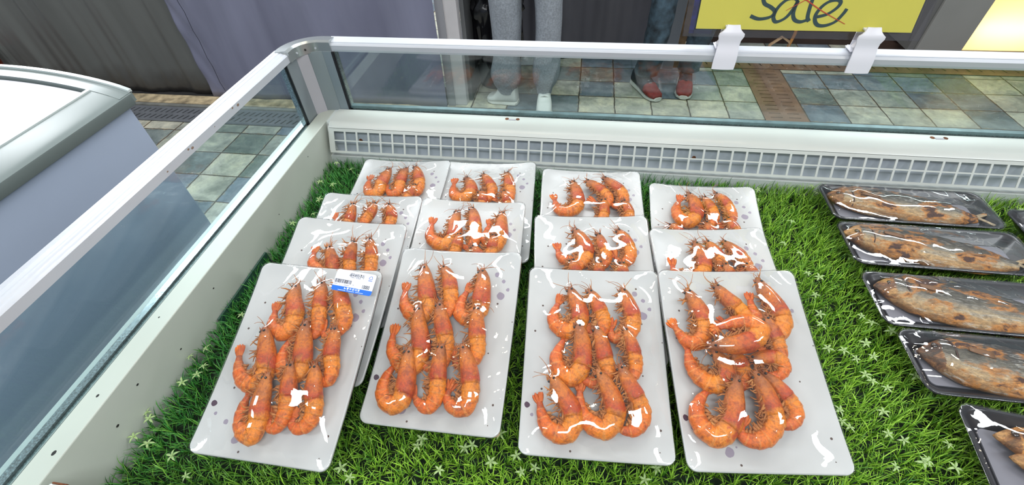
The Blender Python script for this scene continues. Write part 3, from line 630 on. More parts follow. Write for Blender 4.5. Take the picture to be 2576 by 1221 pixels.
# ================================================================== PEOPLE (standing customers)
def catmull(P, k):
    Q = []
    for i in range(len(P)-1):
        p0, p1, p2, p3 = P[max(i-1, 0)], P[i], P[i+1], P[min(i+2, len(P)-1)]
        for j in range(k):
            t = j/k; Q.append(.5*((2*p1)+(p2-p0)*t+(2*p0-5*p1+4*p2-p3)*t*t+(3*p1-p0-3*p2+p3)*t**3))
    Q.append(P[-1]); return Q
def skin_body(name, joints, edges, mat, parent, sub=2):
    me = bpy.data.meshes.new(name); me.from_pydata([j[0] for j in joints], edges, []); me.update()
    o = bpy.data.objects.new(name, me); COL.objects.link(o)
    md = o.modifiers.new('skin', 'SKIN'); md.use_smooth_shade = True
    for i, j in enumerate(joints):
        me.skin_vertices[0].data[i].radius = j[1] if hasattr(j[1], '__len__') else (j[1], j[1])
    me.skin_vertices[0].data[0].use_root = True
    s_ = o.modifiers.new('sub', 'SUBSURF'); s_.levels = sub; s_.render_levels = sub
    bpy.context.view_layer.update()
    dg = bpy.context.evaluated_depsgraph_get(); me2 = bpy.data.meshes.new_from_object(o.evaluated_get(dg)); bpy.data.objects.remove(o)
    me2.name = name; return link(name, me2, mat, parent, True)
def trousers(name, legs, hip, mat, parent, fold, seed, taper=False):
    """one mesh: two lofted legs meeting in a lofted hip section"""
    r = random.Random(seed); mb = MB(); m = 40
    for lg in legs:
        P = [Vector(p[:3]) for p in lg]; Rx = [p[3] for p in lg]; Ry = [p[4] for p in lg]
        K = 12; Q = catmull([Vector((*p, )) for p in P], K); R1 = [v.x for v in catmull([Vector((a, b, 0)) for a, b in zip(Rx, Ry)], K)]; R2 = [v.y for v in catmull([Vector((a, b, 0)) for a, b in zip(Rx, Ry)], K)]
        vs = []; n = len(Q); ph = r.uniform(0, 6)
        for i, q in enumerate(Q):
            t = i/(n-1)
            for j in range(m):
                a = 2*math.pi*j/m
                f = 1+fold*(math.sin(a*3+t*14+ph)*.5+math.sin(t*55+math.sin(a*2+ph)*2.2)*.6*(.3+t)+.4*math.sin(a*7-t*20))
                vs.append((q.x+R1[i]*f*math.cos(a), q.y+R2[i]*f*math.sin(a), q.z))
        fs = [(i*m+j, i*m+(j+1) % m, (i+1)*m+(j+1) % m, (i+1)*m+j) for i in range(n-1) for j in range(m)] + [tuple(range(m))[::-1], tuple(range((n-1)*m, n*m))]
        mb.add(vs, fs)
    vs = []
    for (x, y, z, a1, a2) in hip:
        for j in range(m): a = 2*math.pi*j/m; vs.append((x+a1*math.cos(a), y+a2*math.sin(a), z))
    n = len(hip); fs = [(i*m+j, i*m+(j+1) % m, (i+1)*m+(j+1) % m, (i+1)*m+j) for i in range(n-1) for j in range(m)] + [tuple(range(m))[::-1], tuple(range((n-1)*m, n*m))]
    mb.add(vs, fs); return mb.build(name, mat, parent, True)
def shoe(name, toe, heel, mats, parent, h=.085, w_=.048, red=False):
    """lofted sneaker from heel to toe: sole, upper, tongue and laces"""
    T = Vector((*toe, 0)); H = Vector((*heel, 0)); d = (T-H); Ln = d.length; d.normalize(); s = Vector((-d.y, d.x, 0))
    root = None
    def loft(secs, m=20):
        vs = []; n = len(secs)
        for (t, hw, z0, z1) in secs:
            c = H + d*Ln*t
            for j in range(m):
                a = 2*math.pi*j/m; cx = math.copysign(abs(math.cos(a))**.6, math.cos(a)); sz = math.copysign(abs(math.sin(a))**.6, math.sin(a))
                k = (sz+1)/2; p = c + s*hw*cx*(1-.25*k); vs.append((p.x, p.y, z0+(z1-z0)*k))
        return vs, [(i*m+j, i*m+(j+1) % m, (i+1)*m+(j+1) % m, (i+1)*m+j) for i in range(n-1) for j in range(m)] + [tuple(range(m))[::-1], tuple(range((n-1)*m, n*m))]
    up = [(0.01, w_*.45, .02, .055), (.05, w_*.68, .018, h), (.15, w_*.76, .018, h+.012), (.3, w_*.76, .018, h+.006), (.45, w_*.84, .018, h-.008), (.6, w_*.95, .018, h-.028), (.78, w_*.98, .018, .048), (.9, w_*.86, .018, .042), (.97, w_*.55, .018, .034)]
    so = [(-.01, w_*.5, 0, .024), (.05, w_*.8, 0, .026), (.2, w_*.86, 0, .024), (.5, w_*.88, 0, .022), (.75, w_*1.06, 0, .024), (.92, w_*.86, .002, .026), (1.0, w_*.42, .006, .028)]
    o = MB().add(*loft(up)).build(name, mats[0], parent, True)
    MB().add(*loft(so)).build('sole', mats[1], o, True)
    mb = MB()
    for t in (.38, .46, .54, .62):
        c = H + d*Ln*t; z = (h-.002 if t < .5 else h-.022) - (t-.38)*.05 + .004
        mb.tube([c - s*w_*.45 + Vector((0, 0, z-.006)), c + Vector((0, 0, z+.004)) + d*.004, c + s*w_*.45 + Vector((0, 0, z-.006))], .003, 6)
    mb.build('laces', mats[2], o, True)
    if red:
        mb = MB(); mb.add(*loft([(.62, w_*.97, .02, h-.026), (.78, w_*1.0, .02, .050), (.9, w_*.88, .02, .044), (.975, w_*.57, .02, .036)])); mb.build('toe_cap', mats[3], o, True)
    return o
M_skin = simple('skin', (.55, .33, .24), .5)
def person(name, label, cx, cy, legs, hip, trm, shm, hair, shoes_fn, fold, seed, face=-1):
    root = empty(name, (cx, cy, FLOOR), label, 'person')
    q = [(p[0]-cx, p[1]-cy, p[2]-FLOOR) for p in (legs[0][-1], legs[1][-1])]
    A = [((0, 0, .93), (.13, .09))]; E_ = []
    def add(p, r, par): A.append((p, r)); E_.append((par, len(A)-1)); return len(A)-1
    a = add((0, 0, 1.12), (.12, .085), 0); a = add((0, .01, 1.30), (.15, .095), a); ch = add((0, .015, 1.42), (.13, .08), a); nk = add((0, .01, 1.49), (.055, .055), ch)
    hd = add((0, -.01, 1.56), (.062, .072), nk); hd = add((0, -.015, 1.64), (.074, .09), hd); hd = add((0, -.01, 1.70), (.066, .08), hd)
    add((0, -.115, 1.618), (.010, .012), len(A)-2)   # nose
    for sx in (-1, 1):
        add((sx*.082, 0, 1.63), (.010, .02), 6)
        s1 = add((sx*.19, .01, 1.40), .055, ch); s2 = add((sx*.235, .02, 1.13), .042, s1); s3 = add((sx*.23, -.06, .90), .03, s2); hnd = add((sx*.225, -.08, .84), (.035, .02), s3); pl = add((sx*.222, -.09, .79), (.038, .016), hnd)
        for k, (dy, ln) in enumerate(((-.03, .055), (-.01, .068), (.01, .064), (.028, .05))):
            f1 = add((sx*.221, -.09+dy, .79-ln*.6), .009, pl); add((sx*.214, -.095+dy, .79-ln*1.15), .008, f1)
        add((sx*.212, -.13, .815), .0095, hnd)
    for (lx, ly, lz), lg in zip(q, legs):
        k = lg[0]; mid = lg[len(lg)//2]
        h1 = add((k[0]-cx, k[1]-cy, .84), .075, 0); h2 = add((mid[0]-cx, mid[1]-cy, mid[2]-FLOOR), .05, h1); h3 = add((lx, ly, .10), .030, h2)
    skin_body('body', A, E_, M_skin, root)
    for sx in (-1, 1): MB().ball((sx*.032, -.094, 1.645), .011, n=10).build('eye', M_eye, root, True)
    MB().tube([(-.025, -.100, 1.585), (0, -.106, 1.583), (.025, -.100, 1.585)], [.003, .006, .003], 8).build('mouth', simple('lip', (.4, .12, .1), .5), root, True)
    T = [((0, 0, .90), (.165, .12))]; E2 = []
    def ad2(p, r, par): T.append((p, r)); E2.append((par, len(T)-1)); return len(T)-1
    a = ad2((0, .005, 1.12), (.155, .115), 0); a = ad2((0, .012, 1.30), (.175, .12), a); ch = ad2((0, .015, 1.42), (.14, .09), a); ad2((0, .01, 1.47), (.075, .07), ch)
    for sx in (-1, 1): s1 = ad2((sx*.2, .01, 1.40), .072, ch); s2 = ad2((sx*.24, .02, 1.13), .06, s1); ad2((sx*.235, -.055, .92), .046, s2)
    skin_body('sweater', T, E2, shm, root)
    H = [((0, .03, 1.74), (.075, .085)), ((0, .055, 1.66), (.085, .06)), ((0, .06, 1.58), (.07, .045)), ((0, -.04, 1.755), (.065, .05))]
    skin_body('hair', H, [(0, 1), (1, 2), (0, 3)], hair, root)
    tr_legs = [[(p[0]-cx, p[1]-cy, p[2]-FLOOR, p[3], p[4]) for p in lg] for lg in legs]
    trousers('trousers', tr_legs, [(p[0]-cx, p[1]-cy, p[2]-FLOOR, p[3], p[4]) for p in hip], trm, root, fold, seed)
    shoes_fn(root)
    return root
# customer in grey sweatpants and white trainers
M_sweat = simple('heather_grey_fleece', (.26, .285, .32), .9, noise=.28, scale=120, bump=.25)
legs = [[(.165, 1.78, .12, .095, .10), (.160, 1.77, -.05, .092, .10), (.158, 1.76, -.17, .086, .092), (.160, 1.76, -.32, .080, .085), (.157, 1.76, -.46, .074, .078), (.148, 1.76, -.56, .087, .085), (.150, 1.76, -.615, .080, .078), (.150, 1.76, -.655, .060, .06), (.152, 1.76, -.680, .050, .052)],
        [(.355, 1.78, .12, .095, .10), (.365, 1.77, -.05, .088, .10), (.378, 1.76, -.17, .072, .085), (.383, 1.755, -.30, .068, .08), (.380, 1.75, -.42, .068, .076), (.376, 1.75, -.52, .076, .08), (.372, 1.75, -.59, .070, .074), (.368, 1.745, -.640, .048, .05), (.367, 1.745, -.670, .042, .046)]]
hip = [(.26, 1.78, .06, .17, .105), (.26, 1.78, .14, .185, .12), (.26, 1.78, .22, .175, .118), (.26, 1.78, .28, .16, .11)]
M_wshoe = simple('white_leather', (.66, .67, .64), .4); M_wsole = simple('white_rubber', (.60, .60, .55), .5)
person('person', 'person in loose grey sweatpants and white shoes standing by bin', .26, 1.78, legs, hip, M_sweat, simple('black_knit', (.02, .02, .022), .8), simple('black_hair', (.012, .01, .009), .5),
       lambda r: (shoe('shoe', (.03-.26, 1.775-1.78), (.215-.26, 1.745-1.78), (M_wshoe, M_wsole, M_wshoe), r, .115, .054), shoe('shoe', (.378-.26, 1.60-1.78), (.364-.26, 1.83-1.78), (M_wshoe, M_wsole, M_wshoe), r, .115, .050)), .012, 4)
# customer in dark blue jeans and red sneakers
def mat_denim():
    m = simple('dark_blue_denim', (.035, .062, .085), .8, noise=.85, scale=22, bump=.5); return m
legs2 = [[(1.00, 2.06, .12, .09, .10), (.985, 2.04, -.05, .085, .09), (.978, 1.99, -.18, .068, .08), (.972, 1.97, -.30, .066, .075), (.970, 1.97, -.42, .066, .074), (.966, 1.98, -.52, .066, .072), (.955, 1.99, -.60, .070, .076), (.950, 2.0, -.655, .068, .074)],
         [(1.17, 2.06, .12, .09, .10), (1.20, 2.04, -.05, .085, .09), (1.225, 2.0, -.2, .075, .085), (1.225, 2.0, -.32, .068, .076), (1.215, 2.03, -.45, .064, .072), (1.205, 2.05, -.56, .062, .07), (1.20, 2.06, -.65, .062, .068)]]
hip2 = [(1.085, 2.06, .06, .165, .105), (1.085, 2.06, .14, .18, .12), (1.085, 2.06, .22, .17, .115), (1.085, 2.06, .28, .155, .105)]
M_red = simple('red_suede', (.20, .016, .014), .6, noise=.4, scale=60); M_navy = simple('navy_suede', (.025, .03, .045), .6, noise=.5, scale=60)
person('person', 'person in creased dark blue jeans and red white sneakers', 1.085, 2.06, legs2, hip2, mat_denim(), simple('charcoal_knit', (.04, .04, .045), .8), simple('brown_hair', (.02, .013, .009), .5),
       lambda r: (shoe('shoe', (1.02-1.085, 1.82-2.06), (.895-1.085, 2.07-2.06), (M_navy, M_wsole, simple('grey_lace', (.2, .2, .22), .8), M_red), r, .10, .052, True),
                  shoe('shoe', (1.165-1.085, 1.855-2.06), (1.205-1.085, 2.13-2.06), (M_navy, M_wsole, simple('dark_lace', (.03, .03, .035), .8), M_red), r, .10, .052, True)), .035, 9)

# ================================================================== ARTIFICIAL TURF
gt = empty('artificial_turf', (.9, -.2, -.035), 'bright green artificial grass mat with tiny pale star flowers', 'artificial grass')
MB().box((.001-.9, -.58+.2, -.004), (XR-.9, .126+.2, .0005)).build('turf_backing', simple('dark_turf_base', (.006, .018, .005), .9), gt)
rs = np.random.RandomState(11)
def turf():
    sp = .0118
    xs = np.arange(.006, XR-.01, sp); ys = np.arange(-.575, .124, sp)
    X, Y = np.meshgrid(xs, ys); X = X.ravel() + rs.uniform(-.004, .004, X.size); Y = Y.ravel() + rs.uniform(-.004, .004, Y.size)
    X = np.clip(X, .004, None); Y = np.clip(Y, None, .1245)
    nb = 13; T = len(X)
    und = .5+.5*np.sin(X*21+np.sin(Y*17)*1.7)*np.cos(Y*19+1.3*np.sin(X*13))
    n = T*nb
    bx = np.repeat(X, nb); by = np.repeat(Y, nb); un = np.repeat(und, nb)
    ang = rs.uniform(0, 2*np.pi, n); lean = rs.uniform(.25, 1.15, n); ln = rs.uniform(.016, .034, n)*(.85+.25*un); base = rs.uniform(0, .012, n)
    dx, dy = np.cos(ang), np.sin(ang); wd = rs.uniform(.00050, .00095, n)
    curl = rs.uniform(-.5, .5, n)
    segs = 4; V = np.zeros((n, segs*2+1, 3))
    px = bx.copy(); py = by.copy(); pz = -.034 + base
    th = lean*.35
    k = 0
    for s_ in range(segs+1):
        t = s_/segs
        a2 = ang + curl*t
        cx, cy = np.cos(a2), np.sin(a2)
        if s_ < segs:
            w2 = wd*(1-.55*t); V[:, 2*s_] = np.stack([px-cy*w2, py+cx*w2, pz], 1); V[:, 2*s_+1] = np.stack([px+cy*w2, py-cx*w2, pz], 1)
        else: V[:, 2*segs] = np.stack([px, py, pz], 1)
        th = lean*(.35+1.1*t)
        px = px + cx*np.sin(th)*ln/segs; py = py + cy*np.sin(th)*ln/segs; pz = pz + np.cos(th)*ln/segs
    # keep blades inside the tub and below the trays
    V[..., 0] = np.maximum(V[..., 0], .0015); V[..., 1] = np.minimum(V[..., 1], .1262)
    lim = .004 + .003*np.sin(V[..., 0]*60)*np.cos(V[..., 1]*55)
    V[..., 2] = np.minimum(V[..., 2], lim)
    nv = segs*2+1; off = (np.arange(n)*nv)[:, None]
    quads = np.array([[2*i, 2*i+1, 2*i+3, 2*i+2] for i in range(segs-1)]); tri = np.array([[2*segs-2, 2*segs-1, 2*segs]])
    li = np.concatenate([(off[:, :, None]+quads[None]).reshape(n, -1), (off+tri)], 1).ravel()
    me = bpy.data.meshes.new('grass_blades'); me.vertices.add(n*nv); V[..., 0] -= .9; V[..., 1] += .2; V[..., 2] += .035
    me.vertices.foreach_set('co', V.reshape(-1)); nf_ = n*segs
    me.loops.add(len(li)); me.loops.foreach_set('vertex_index', li.astype(np.int32)); me.polygons.add(nf_)
    tot = np.tile(np.array([4]*(segs-1)+[3]), n); st = np.concatenate([[0], np.cumsum(tot)[:-1]])
    me.polygons.foreach_set('loop_start', st.astype(np.int32)); 
    try: me.polygons.foreach_set('loop_total', tot.astype(np.int32))
    except Exception: pass
    me.polygons.foreach_set('use_smooth', np.ones(nf_, bool)); me.update(); me.validate()
    # blade colours: several greens, darker and cooler towards the left rear corner
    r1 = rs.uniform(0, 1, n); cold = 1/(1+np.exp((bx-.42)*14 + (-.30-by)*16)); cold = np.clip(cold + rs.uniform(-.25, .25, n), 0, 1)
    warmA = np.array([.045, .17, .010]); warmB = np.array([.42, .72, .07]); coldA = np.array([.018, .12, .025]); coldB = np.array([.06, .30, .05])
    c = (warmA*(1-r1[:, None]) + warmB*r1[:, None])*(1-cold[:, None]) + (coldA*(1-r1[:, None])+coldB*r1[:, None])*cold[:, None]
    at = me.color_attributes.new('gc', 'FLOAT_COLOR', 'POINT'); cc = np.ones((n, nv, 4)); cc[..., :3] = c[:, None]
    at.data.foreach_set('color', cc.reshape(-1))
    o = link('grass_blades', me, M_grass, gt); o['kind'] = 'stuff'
turf()
FP = [[0.032,0.093],[0.055,0.018],[0.055,-0.076],[0.045,-0.322],[0.024,-0.387],[0.008,-0.403],[-0.01,-0.438],[-0.028,-0.427],[0.003,-0.491],[0.012,-0.498],[0.008,-0.523],[0.076,-0.539],[0.11,-0.559],[0.037,-0.429],[0.023,-0.443],[0.389,-0.487],[0.392,-0.478],[0.45,-0.482],[0.459,-0.477],[0.424,-0.512],[0.493,-0.459],[0.486,-0.494],[0.301,-0.525],[0.316,-0.535],[0.525,-0.501],[0.674,-0.491],[0.985,-0.314],[0.99,-0.323],[1.017,-0.212],[1.005,-0.261],[0.969,-0.278],[1.007,-0.283],[1.006,-0.332],[0.987,-0.368],[0.981,-0.397],[0.917,-0.382],[0.93,-0.387],[0.937,-0.394],[0.997,-0.403],[1.014,-0.425],[1.048,-0.402],[1.009,-0.428],[0.952,-0.235],[0.956,-0.215],[0.961,-0.177],[0.979,-0.138],[1.05,-0.235],[0.973,-0.438],[0.932,-0.372],[1.068,-0.257],[1.068,-0.27],[1.047,-0.086],[1.065,0.006],[0.932,0.086],[0.972,-0.003],[0.963,-0.085],[0.963,-0.131],[1.027,-0.223],[0.981,-0.29],[1.051,-0.309],[0.948,-0.277],[1.042,-0.43],[0.517,-0.483],[0.541,-0.494],[0.486,-0.378],[0.474,-0.098],[0.689,-0.476],[0.942,-0.063],[1.197,0.071],[1.115,0.058],[0.063,-0.248],[1.416,-0.125],[1.353,-0.484],[0.039,-0.415],[1.153,-0.453],[1.2,-0.467],[0.934,-0.475],[0.023,0.024],[1.474,0.025],[1.042,0.088],[1.343,-0.36],[0.236,-0.516],[0.025,-0.106],[1.231,-0.238],[1.063,-0.522],[1.463,-0.545],[1.13,0.006],[0.047,-0.032],[0.033,-0.529],[1.396,0.071],[1.2,0.016],[0.074,0.074],[0.924,0.055],[1.04,0.108],[0.259,-0.527],[1.48,-0.203],[0.102,0.054],[0.068,-0.229],[1.261,-0.473]]
M_fl = simple('pale_flower', (.30, .42, .17), .6)
def flower_mesh(seed):
    r = random.Random(seed); mb = MB()
    for k in range(5):
        a = 2*math.pi*k/5 + r.uniform(-.15, .15); ln = r.uniform(.0072, .0095); u = Vector((math.cos(a), math.sin(a), 0)); s_ = Vector((-u.y, u.x, 0)); vs = []
        for (t, w_, z) in ((.05, .0007, 0), (.35, .0013, .0012), (.65, .0011, .0010), (1, .0001, -.0006)):
            for sg_ in (-1, 0, 1): p = u*ln*t + s_*w_*sg_; vs.append((p.x, p.y, z - (0 if sg_ else .0004)))
        fs = [(i*3+j, i*3+j+1, i*3+j+4, i*3+j+3) for i in range(3) for j in range(2)]
        mb.add(vs, fs)
    mb.ball((0, 0, .0006), .0009, n=6).tube([(0, 0, -.012), (0, 0, 0)], .0005, 5)
    return mb.mesh('flower')
FM = [flower_mesh(s_) for s_ in range(5)]
for m_ in FM: m_.materials.append(M_fl)
for i, (x, y) in enumerate(FP[:99]):
    o = bpy.data.objects.new('flower', FM[i % 5]); COL.objects.link(o); o.parent = gt
    o.location = (x-.9, y+.2, .0395); o.rotation_euler = (rnd.uniform(-.35, .35), rnd.uniform(-.35, .35), rnd.uniform(0, 6)); s_ = rnd.uniform(.85, 1.15); o.scale = (s_, s_, s_)

# ================================================================== TRAYS WITH SHRIMPS
TW, TLn = .188, .26
TP = json.loads('{"T1a":[0.20839,-0.54039,0.03355,-0.00278,0.29229,-0.03397],"T2a":[0.40185,-0.47466,0.02671,0.00513,0.25653,-0.0725],"T3a":[0.6132,-0.48345,0.02539,0.04993,0.21803,-0.02753],"T4a":[0.81115,-0.47603,0.03435,0.10351,0.24421,-0.00788],"T1b":[0.2052,-0.43014,0.0297,-0.0081,0.25408,-0.00625],"T1c":[0.20219,-0.33167,0.01834,0.01459,0.18148,-0.02179],"T1d":[0.21649,-0.1902,0.016,0.00564,0.09689,-0.04359],"T2b":[0.39669,-0.32854,0.0244,0.03883,0.15054,0.0109],"T2c":[0.4042,-0.17718,0.016,0.05408,0.08325,-0.02411],"T3b":[0.61888,-0.35728,0.02575,0.09217,0.18702,-0.00112],"T3c":[0.60772,-0.2061,0.02134,0.04801,0.12574,0.00737],"T4b":[0.82101,-0.36309,0.01852,0.15023,0.20191,0.05321],"T4c":[0.79888,-0.22829,0.01661,-0.0074,0.12912,-0.03294]}')
SH = json.loads('{"T1a":[[[-230,2291,100],[-218,2056,97],[-121,1845,93],[-100,1673,90],[-204,1568,87],[-381,1649,83],[-434,1881,80]],[[129,2352,100],[164,2150,97],[209,1954,93],[252,1763,90],[262,1613,87],[177,1568,83],[123,1658,80]],[[376,2393,100],[445,2173,97],[556,1945,93],[620,1797,90],[544,1658,87],[407,1590,83],[352,1661,80]],[[-396,1608,210],[-341,1418,175],[-279,1233,139],[-227,1050,104],[-314,889,80],[-497,905,80],[-640,1048,80],[-707,1222,80]],[[166,1736,210],[167,1576,179],[205,1369,148],[229,1200,117],[216,1083,86],[70,1051,80],[-64,1197,80],[-81,1395,80],[-38,1492,80]],[[590,1700,210],[597,1528,169],[599,1341,128],[647,1162,87],[633,1024,80],[518,1029,80],[434,1107,80]],[[-110,1023,210],[-116,842,175],[-117,649,139],[-94,447,104],[-136,287,80],[-297,378,80],[-375,580,80],[-361,748,80]],[[152,1188,210],[158,1008,169],[193,800,128],[209,595,87],[176,433,80],[81,390,80],[39,497,80]],[[469,1203,210],[497,1043,175],[532,836,139],[581,667,104],[551,508,80],[451,433,80],[346,468,80],[347,564,80]]],"T2a":[[[-509,2300,100],[-463,2090,97],[-383,1838,94],[-317,1644,91],[-357,1497,89],[-530,1510,86],[-674,1649,83],[-719,1875,80]],[[-229,2287,100],[-90,2085,97],[-23,1861,93],[9,1691,90],[-35,1544,87],[-153,1537,83],[-226,1655,80]],[[388,2279,100],[433,2063,97],[444,1839,94],[443,1622,91],[324,1497,89],[185,1559,86],[166,1728,83],[229,1907,80]],[[-392,1616,210],[-371,1369,175],[-310,1156,139],[-267,969,104],[-315,797,80],[-467,762,80],[-693,964,80],[-734,1212,80]],[[-108,1670,210],[-66,1463,169],[12,1252,128],[64,1045,87],[39,827,80],[-128,770,80],[-218,870,80]],[[463,1648,210],[455,1430,169],[481,1220,128],[502,1036,87],[427,881,80],[279,847,80],[190,969,80]],[[-386,994,210],[-388,765,175],[-369,545,139],[-394,327,104],[-518,260,80],[-664,387,80],[-675,595,80],[-602,751,80]],[[59,1072,210],[38,845,169],[54,607,128],[61,413,86],[-18,268,80],[-158,314,80],[-245,406,80]],[[311,1092,210],[403,895,175],[478,662,139],[503,471,104],[461,315,80],[316,301,80],[210,409,80],[230,531,80]]],"T3a":[[[-344,2265,100],[-271,2059,97],[-200,1860,94],[-223,1688,91],[-312,1588,89],[-472,1630,86],[-557,1774,83],[-493,2006,80]],[[-59,2223,100],[54,1972,96],[129,1753,92],[92,1585,88],[2,1511,84],[-64,1604,80]],[[411,2269,100],[469,2040,97],[525,1820,93],[492,1628,90],[356,1528,87],[246,1523,83],[229,1666,80]],[[-228,1689,210],[-170,1446,175],[-158,1232,139],[-200,1042,104],[-327,955,80],[-458,1056,80],[-496,1233,80],[-401,1468,80]],[[16,1629,210],[81,1415,169],[123,1206,128],[165,1046,86],[56,913,80],[-113,925,80],[-155,1030,80]],[[388,1624,210],[470,1415,161],[519,1211,111],[504,1067,80],[414,955,80],[312,1013,80]],[[-573,948,210],[-452,755,175],[-323,568,139],[-280,401,104],[-378,265,80],[-562,310,80],[-651,460,80],[-701,639,80]],[[16,1045,210],[129,851,175],[209,661,139],[227,492,104],[104,354,80],[-76,419,80],[-177,570,80],[-188,815,80]],[[301,1125,210],[400,910,169],[516,703,128],[572,537,86],[483,379,80],[343,350,80],[267,422,80]]],"T4a":[[[-614,2282,100],[-545,2083,97],[-479,1890,93],[-476,1682,90],[-581,1520,87],[-730,1539,83],[-853,1744,80]],[[-215,2351,100],[-112,2151,96],[31,1979,92],[93,1812,88],[-29,1688,84],[-189,1750,80]],[[374,2445,100],[442,2220,97],[526,2003,94],[556,1814,91],[462,1670,89],[321,1711,86],[232,1899,83],[220,2138,80]],[[-535,1398,290],[-385,1418,290],[-199,1430,290],[15,1490,290],[138,1618,290],[31,1716,290],[-177,1705,290],[-379,1633,290]],[[298,1830,210],[353,1665,161],[408,1502,111],[417,1375,80],[300,1316,80],[231,1412,80]],[[-433,1418,100],[-361,1303,97],[-293,1172,94],[-359,1023,91],[-512,985,89],[-656,1094,86],[-722,1245,83],[-727,1441,80]],[[-192,1401,100],[-121,1287,95],[-97,1138,90],[-105,1010,85],[-200,901,80]],[[11,1307,100],[162,1310,96],[349,1313,92],[418,1220,88],[336,1108,84],[197,1126,80]],[[-212,1070,210],[-273,897,179],[-323,693,148],[-382,528,117],[-540,381,87],[-681,445,80],[-748,612,80],[-694,769,80],[-559,914,80]],[[-19,1127,210],[57,938,175],[110,736,139],[131,556,104],[14,392,80],[-152,340,80],[-274,403,80],[-227,536,80]],[[119,1138,100],[260,976,97],[362,818,93],[414,682,90],[365,563,87],[249,511,83],[182,577,80]]],"T1b":[[[-120,2023,210],[-83,1864,169],[-26,1745,128],[-36,1621,87],[-172,1611,80],[-374,1736,80],[-413,1937,80]],[[267,2133,210],[222,1970,161],[218,1813,111],[258,1652,80],[199,1523,80],[29,1524,80]],[[476,2209,210],[521,2054,161],[555,1881,111],[575,1719,80],[524,1555,80],[362,1539,80]]],"T1c":[[[-189,2231,210],[-216,2103,161],[-233,1977,111],[-270,1815,80],[-403,1807,80],[-533,1983,80]],[[205,2252,210],[148,2110,148],[65,1990,87],[15,1832,80],[-84,1781,80]],[[440,2242,210],[496,2107,148],[514,1971,87],[479,1815,80],[342,1762,80]]],"T1d":[[[-253,2241,100],[-282,2041,97],[-317,1801,93],[-309,1570,90],[-443,1510,87],[-569,1683,83],[-608,1925,80]],[[99,2268,100],[70,2054,96],[63,1846,92],[95,1588,88],[-39,1529,84],[-171,1672,80]],[[264,2320,100],[375,2064,96],[458,1831,92],[475,1603,88],[328,1515,84],[188,1628,80]],[[458,1708,210],[416,1568,148],[345,1457,87],[264,1293,80],[98,1286,80]]],"T2b":[[[-207,2283,100],[-257,2024,97],[-217,1781,93],[-287,1561,90],[-446,1552,87],[-619,1696,83],[-641,1990,80]],[[5,2368,100],[74,2139,96],[127,1894,92],[157,1678,88],[76,1504,84],[-75,1560,80]],[[569,2308,100],[562,2032,96],[572,1768,92],[506,1573,88],[350,1694,84],[361,2032,80]],[[-84,1725,210],[-118,1552,148],[-151,1382,87],[-193,1218,80],[-317,1230,80]],[[145,1484,210],[221,1386,148],[286,1247,87],[239,1088,80],[118,1099,80]],[[512,1742,210],[473,1592,148],[453,1423,87],[407,1239,80],[285,1251,80]]],"T2c":[[[-445,2048,100],[-331,1842,97],[-282,1640,93],[-382,1470,90],[-551,1499,87],[-637,1645,83],[-656,1885,80]],[[-117,2144,100],[12,1937,96],[121,1706,92],[101,1509,88],[-11,1426,84],[-127,1541,80]],[[384,2212,100],[428,1942,96],[470,1682,92],[469,1459,88],[359,1350,84],[230,1435,80]],[[-96,1580,210],[-26,1446,148],[-33,1285,86],[-137,1153,80],[-264,1205,80]],[[366,1587,210],[414,1453,148],[463,1294,86],[400,1111,80],[264,1108,80]]],"T3c":[[[-360,2216,100],[-298,1968,97],[-258,1728,93],[-297,1544,90],[-452,1435,87],[-608,1481,83],[-694,1744,80]],[[-115,2228,100],[46,2098,96],[202,1943,92],[296,1788,88],[212,1628,84],[38,1702,80]],[[214,2330,100],[389,2143,96],[540,1960,92],[566,1722,88],[444,1614,84],[312,1690,80]],[[218,1699,210],[201,1545,148],[182,1342,87],[83,1167,80],[-68,1184,80]],[[545,1690,210],[603,1540,148],[639,1367,86],[554,1193,80],[403,1185,80]]],"T3b":[[[-298,2278,100],[-200,2088,97],[-123,1882,94],[-148,1701,91],[-272,1582,89],[-404,1641,86],[-521,1721,83],[-570,1886,80]],[[101,2174,100],[139,1946,95],[193,1746,90],[149,1590,85],[13,1552,80]],[[405,2263,100],[510,2075,96],[574,1851,92],[542,1693,88],[418,1614,84],[330,1754,80]],[[-346,1626,210],[-329,1507,148],[-296,1390,87],[-349,1260,80],[-481,1258,80]],[[84,1593,210],[51,1494,148],[34,1376,87],[-39,1246,80],[-152,1263,80]],[[428,1578,210],[410,1461,148],[394,1362,86],[302,1234,80],[190,1250,80]]],"T4c":[[[-284,2316,100],[-190,2085,97],[-176,1831,93],[-285,1627,90],[-427,1669,87],[-503,1868,83],[-427,2138,80]],[[-9,2226,100],[80,2000,95],[129,1780,90],[74,1607,85],[-40,1531,80]],[[189,2319,100],[336,2147,95],[418,1925,90],[429,1731,85],[292,1627,80]],[[-682,1475,210],[-566,1413,148],[-474,1279,87],[-538,1116,80],[-663,1107,80]],[[-47,1593,210],[6,1455,148],[41,1318,86],[-45,1155,80],[-166,1168,80]],[[321,1716,210],[386,1554,148],[451,1395,87],[379,1233,80],[257,1224,80]]],"T4b":[[[-297,2300,100],[-258,2101,97],[-236,1907,94],[-294,1737,91],[-448,1646,89],[-624,1668,86],[-719,1763,83],[-719,1879,80]],[[-106,2300,100],[-11,2121,95],[42,1927,90],[10,1739,85],[-140,1668,80]],[[156,2299,100],[287,2139,96],[398,1982,92],[417,1811,88],[279,1682,84],[142,1722,80]],[[35,1838,210],[79,1723,148],[101,1589,87],[4,1465,80],[-106,1484,80]],[[351,1837,210],[428,1721,148],[483,1587,87],[381,1463,80],[250,1464,80]]]}')
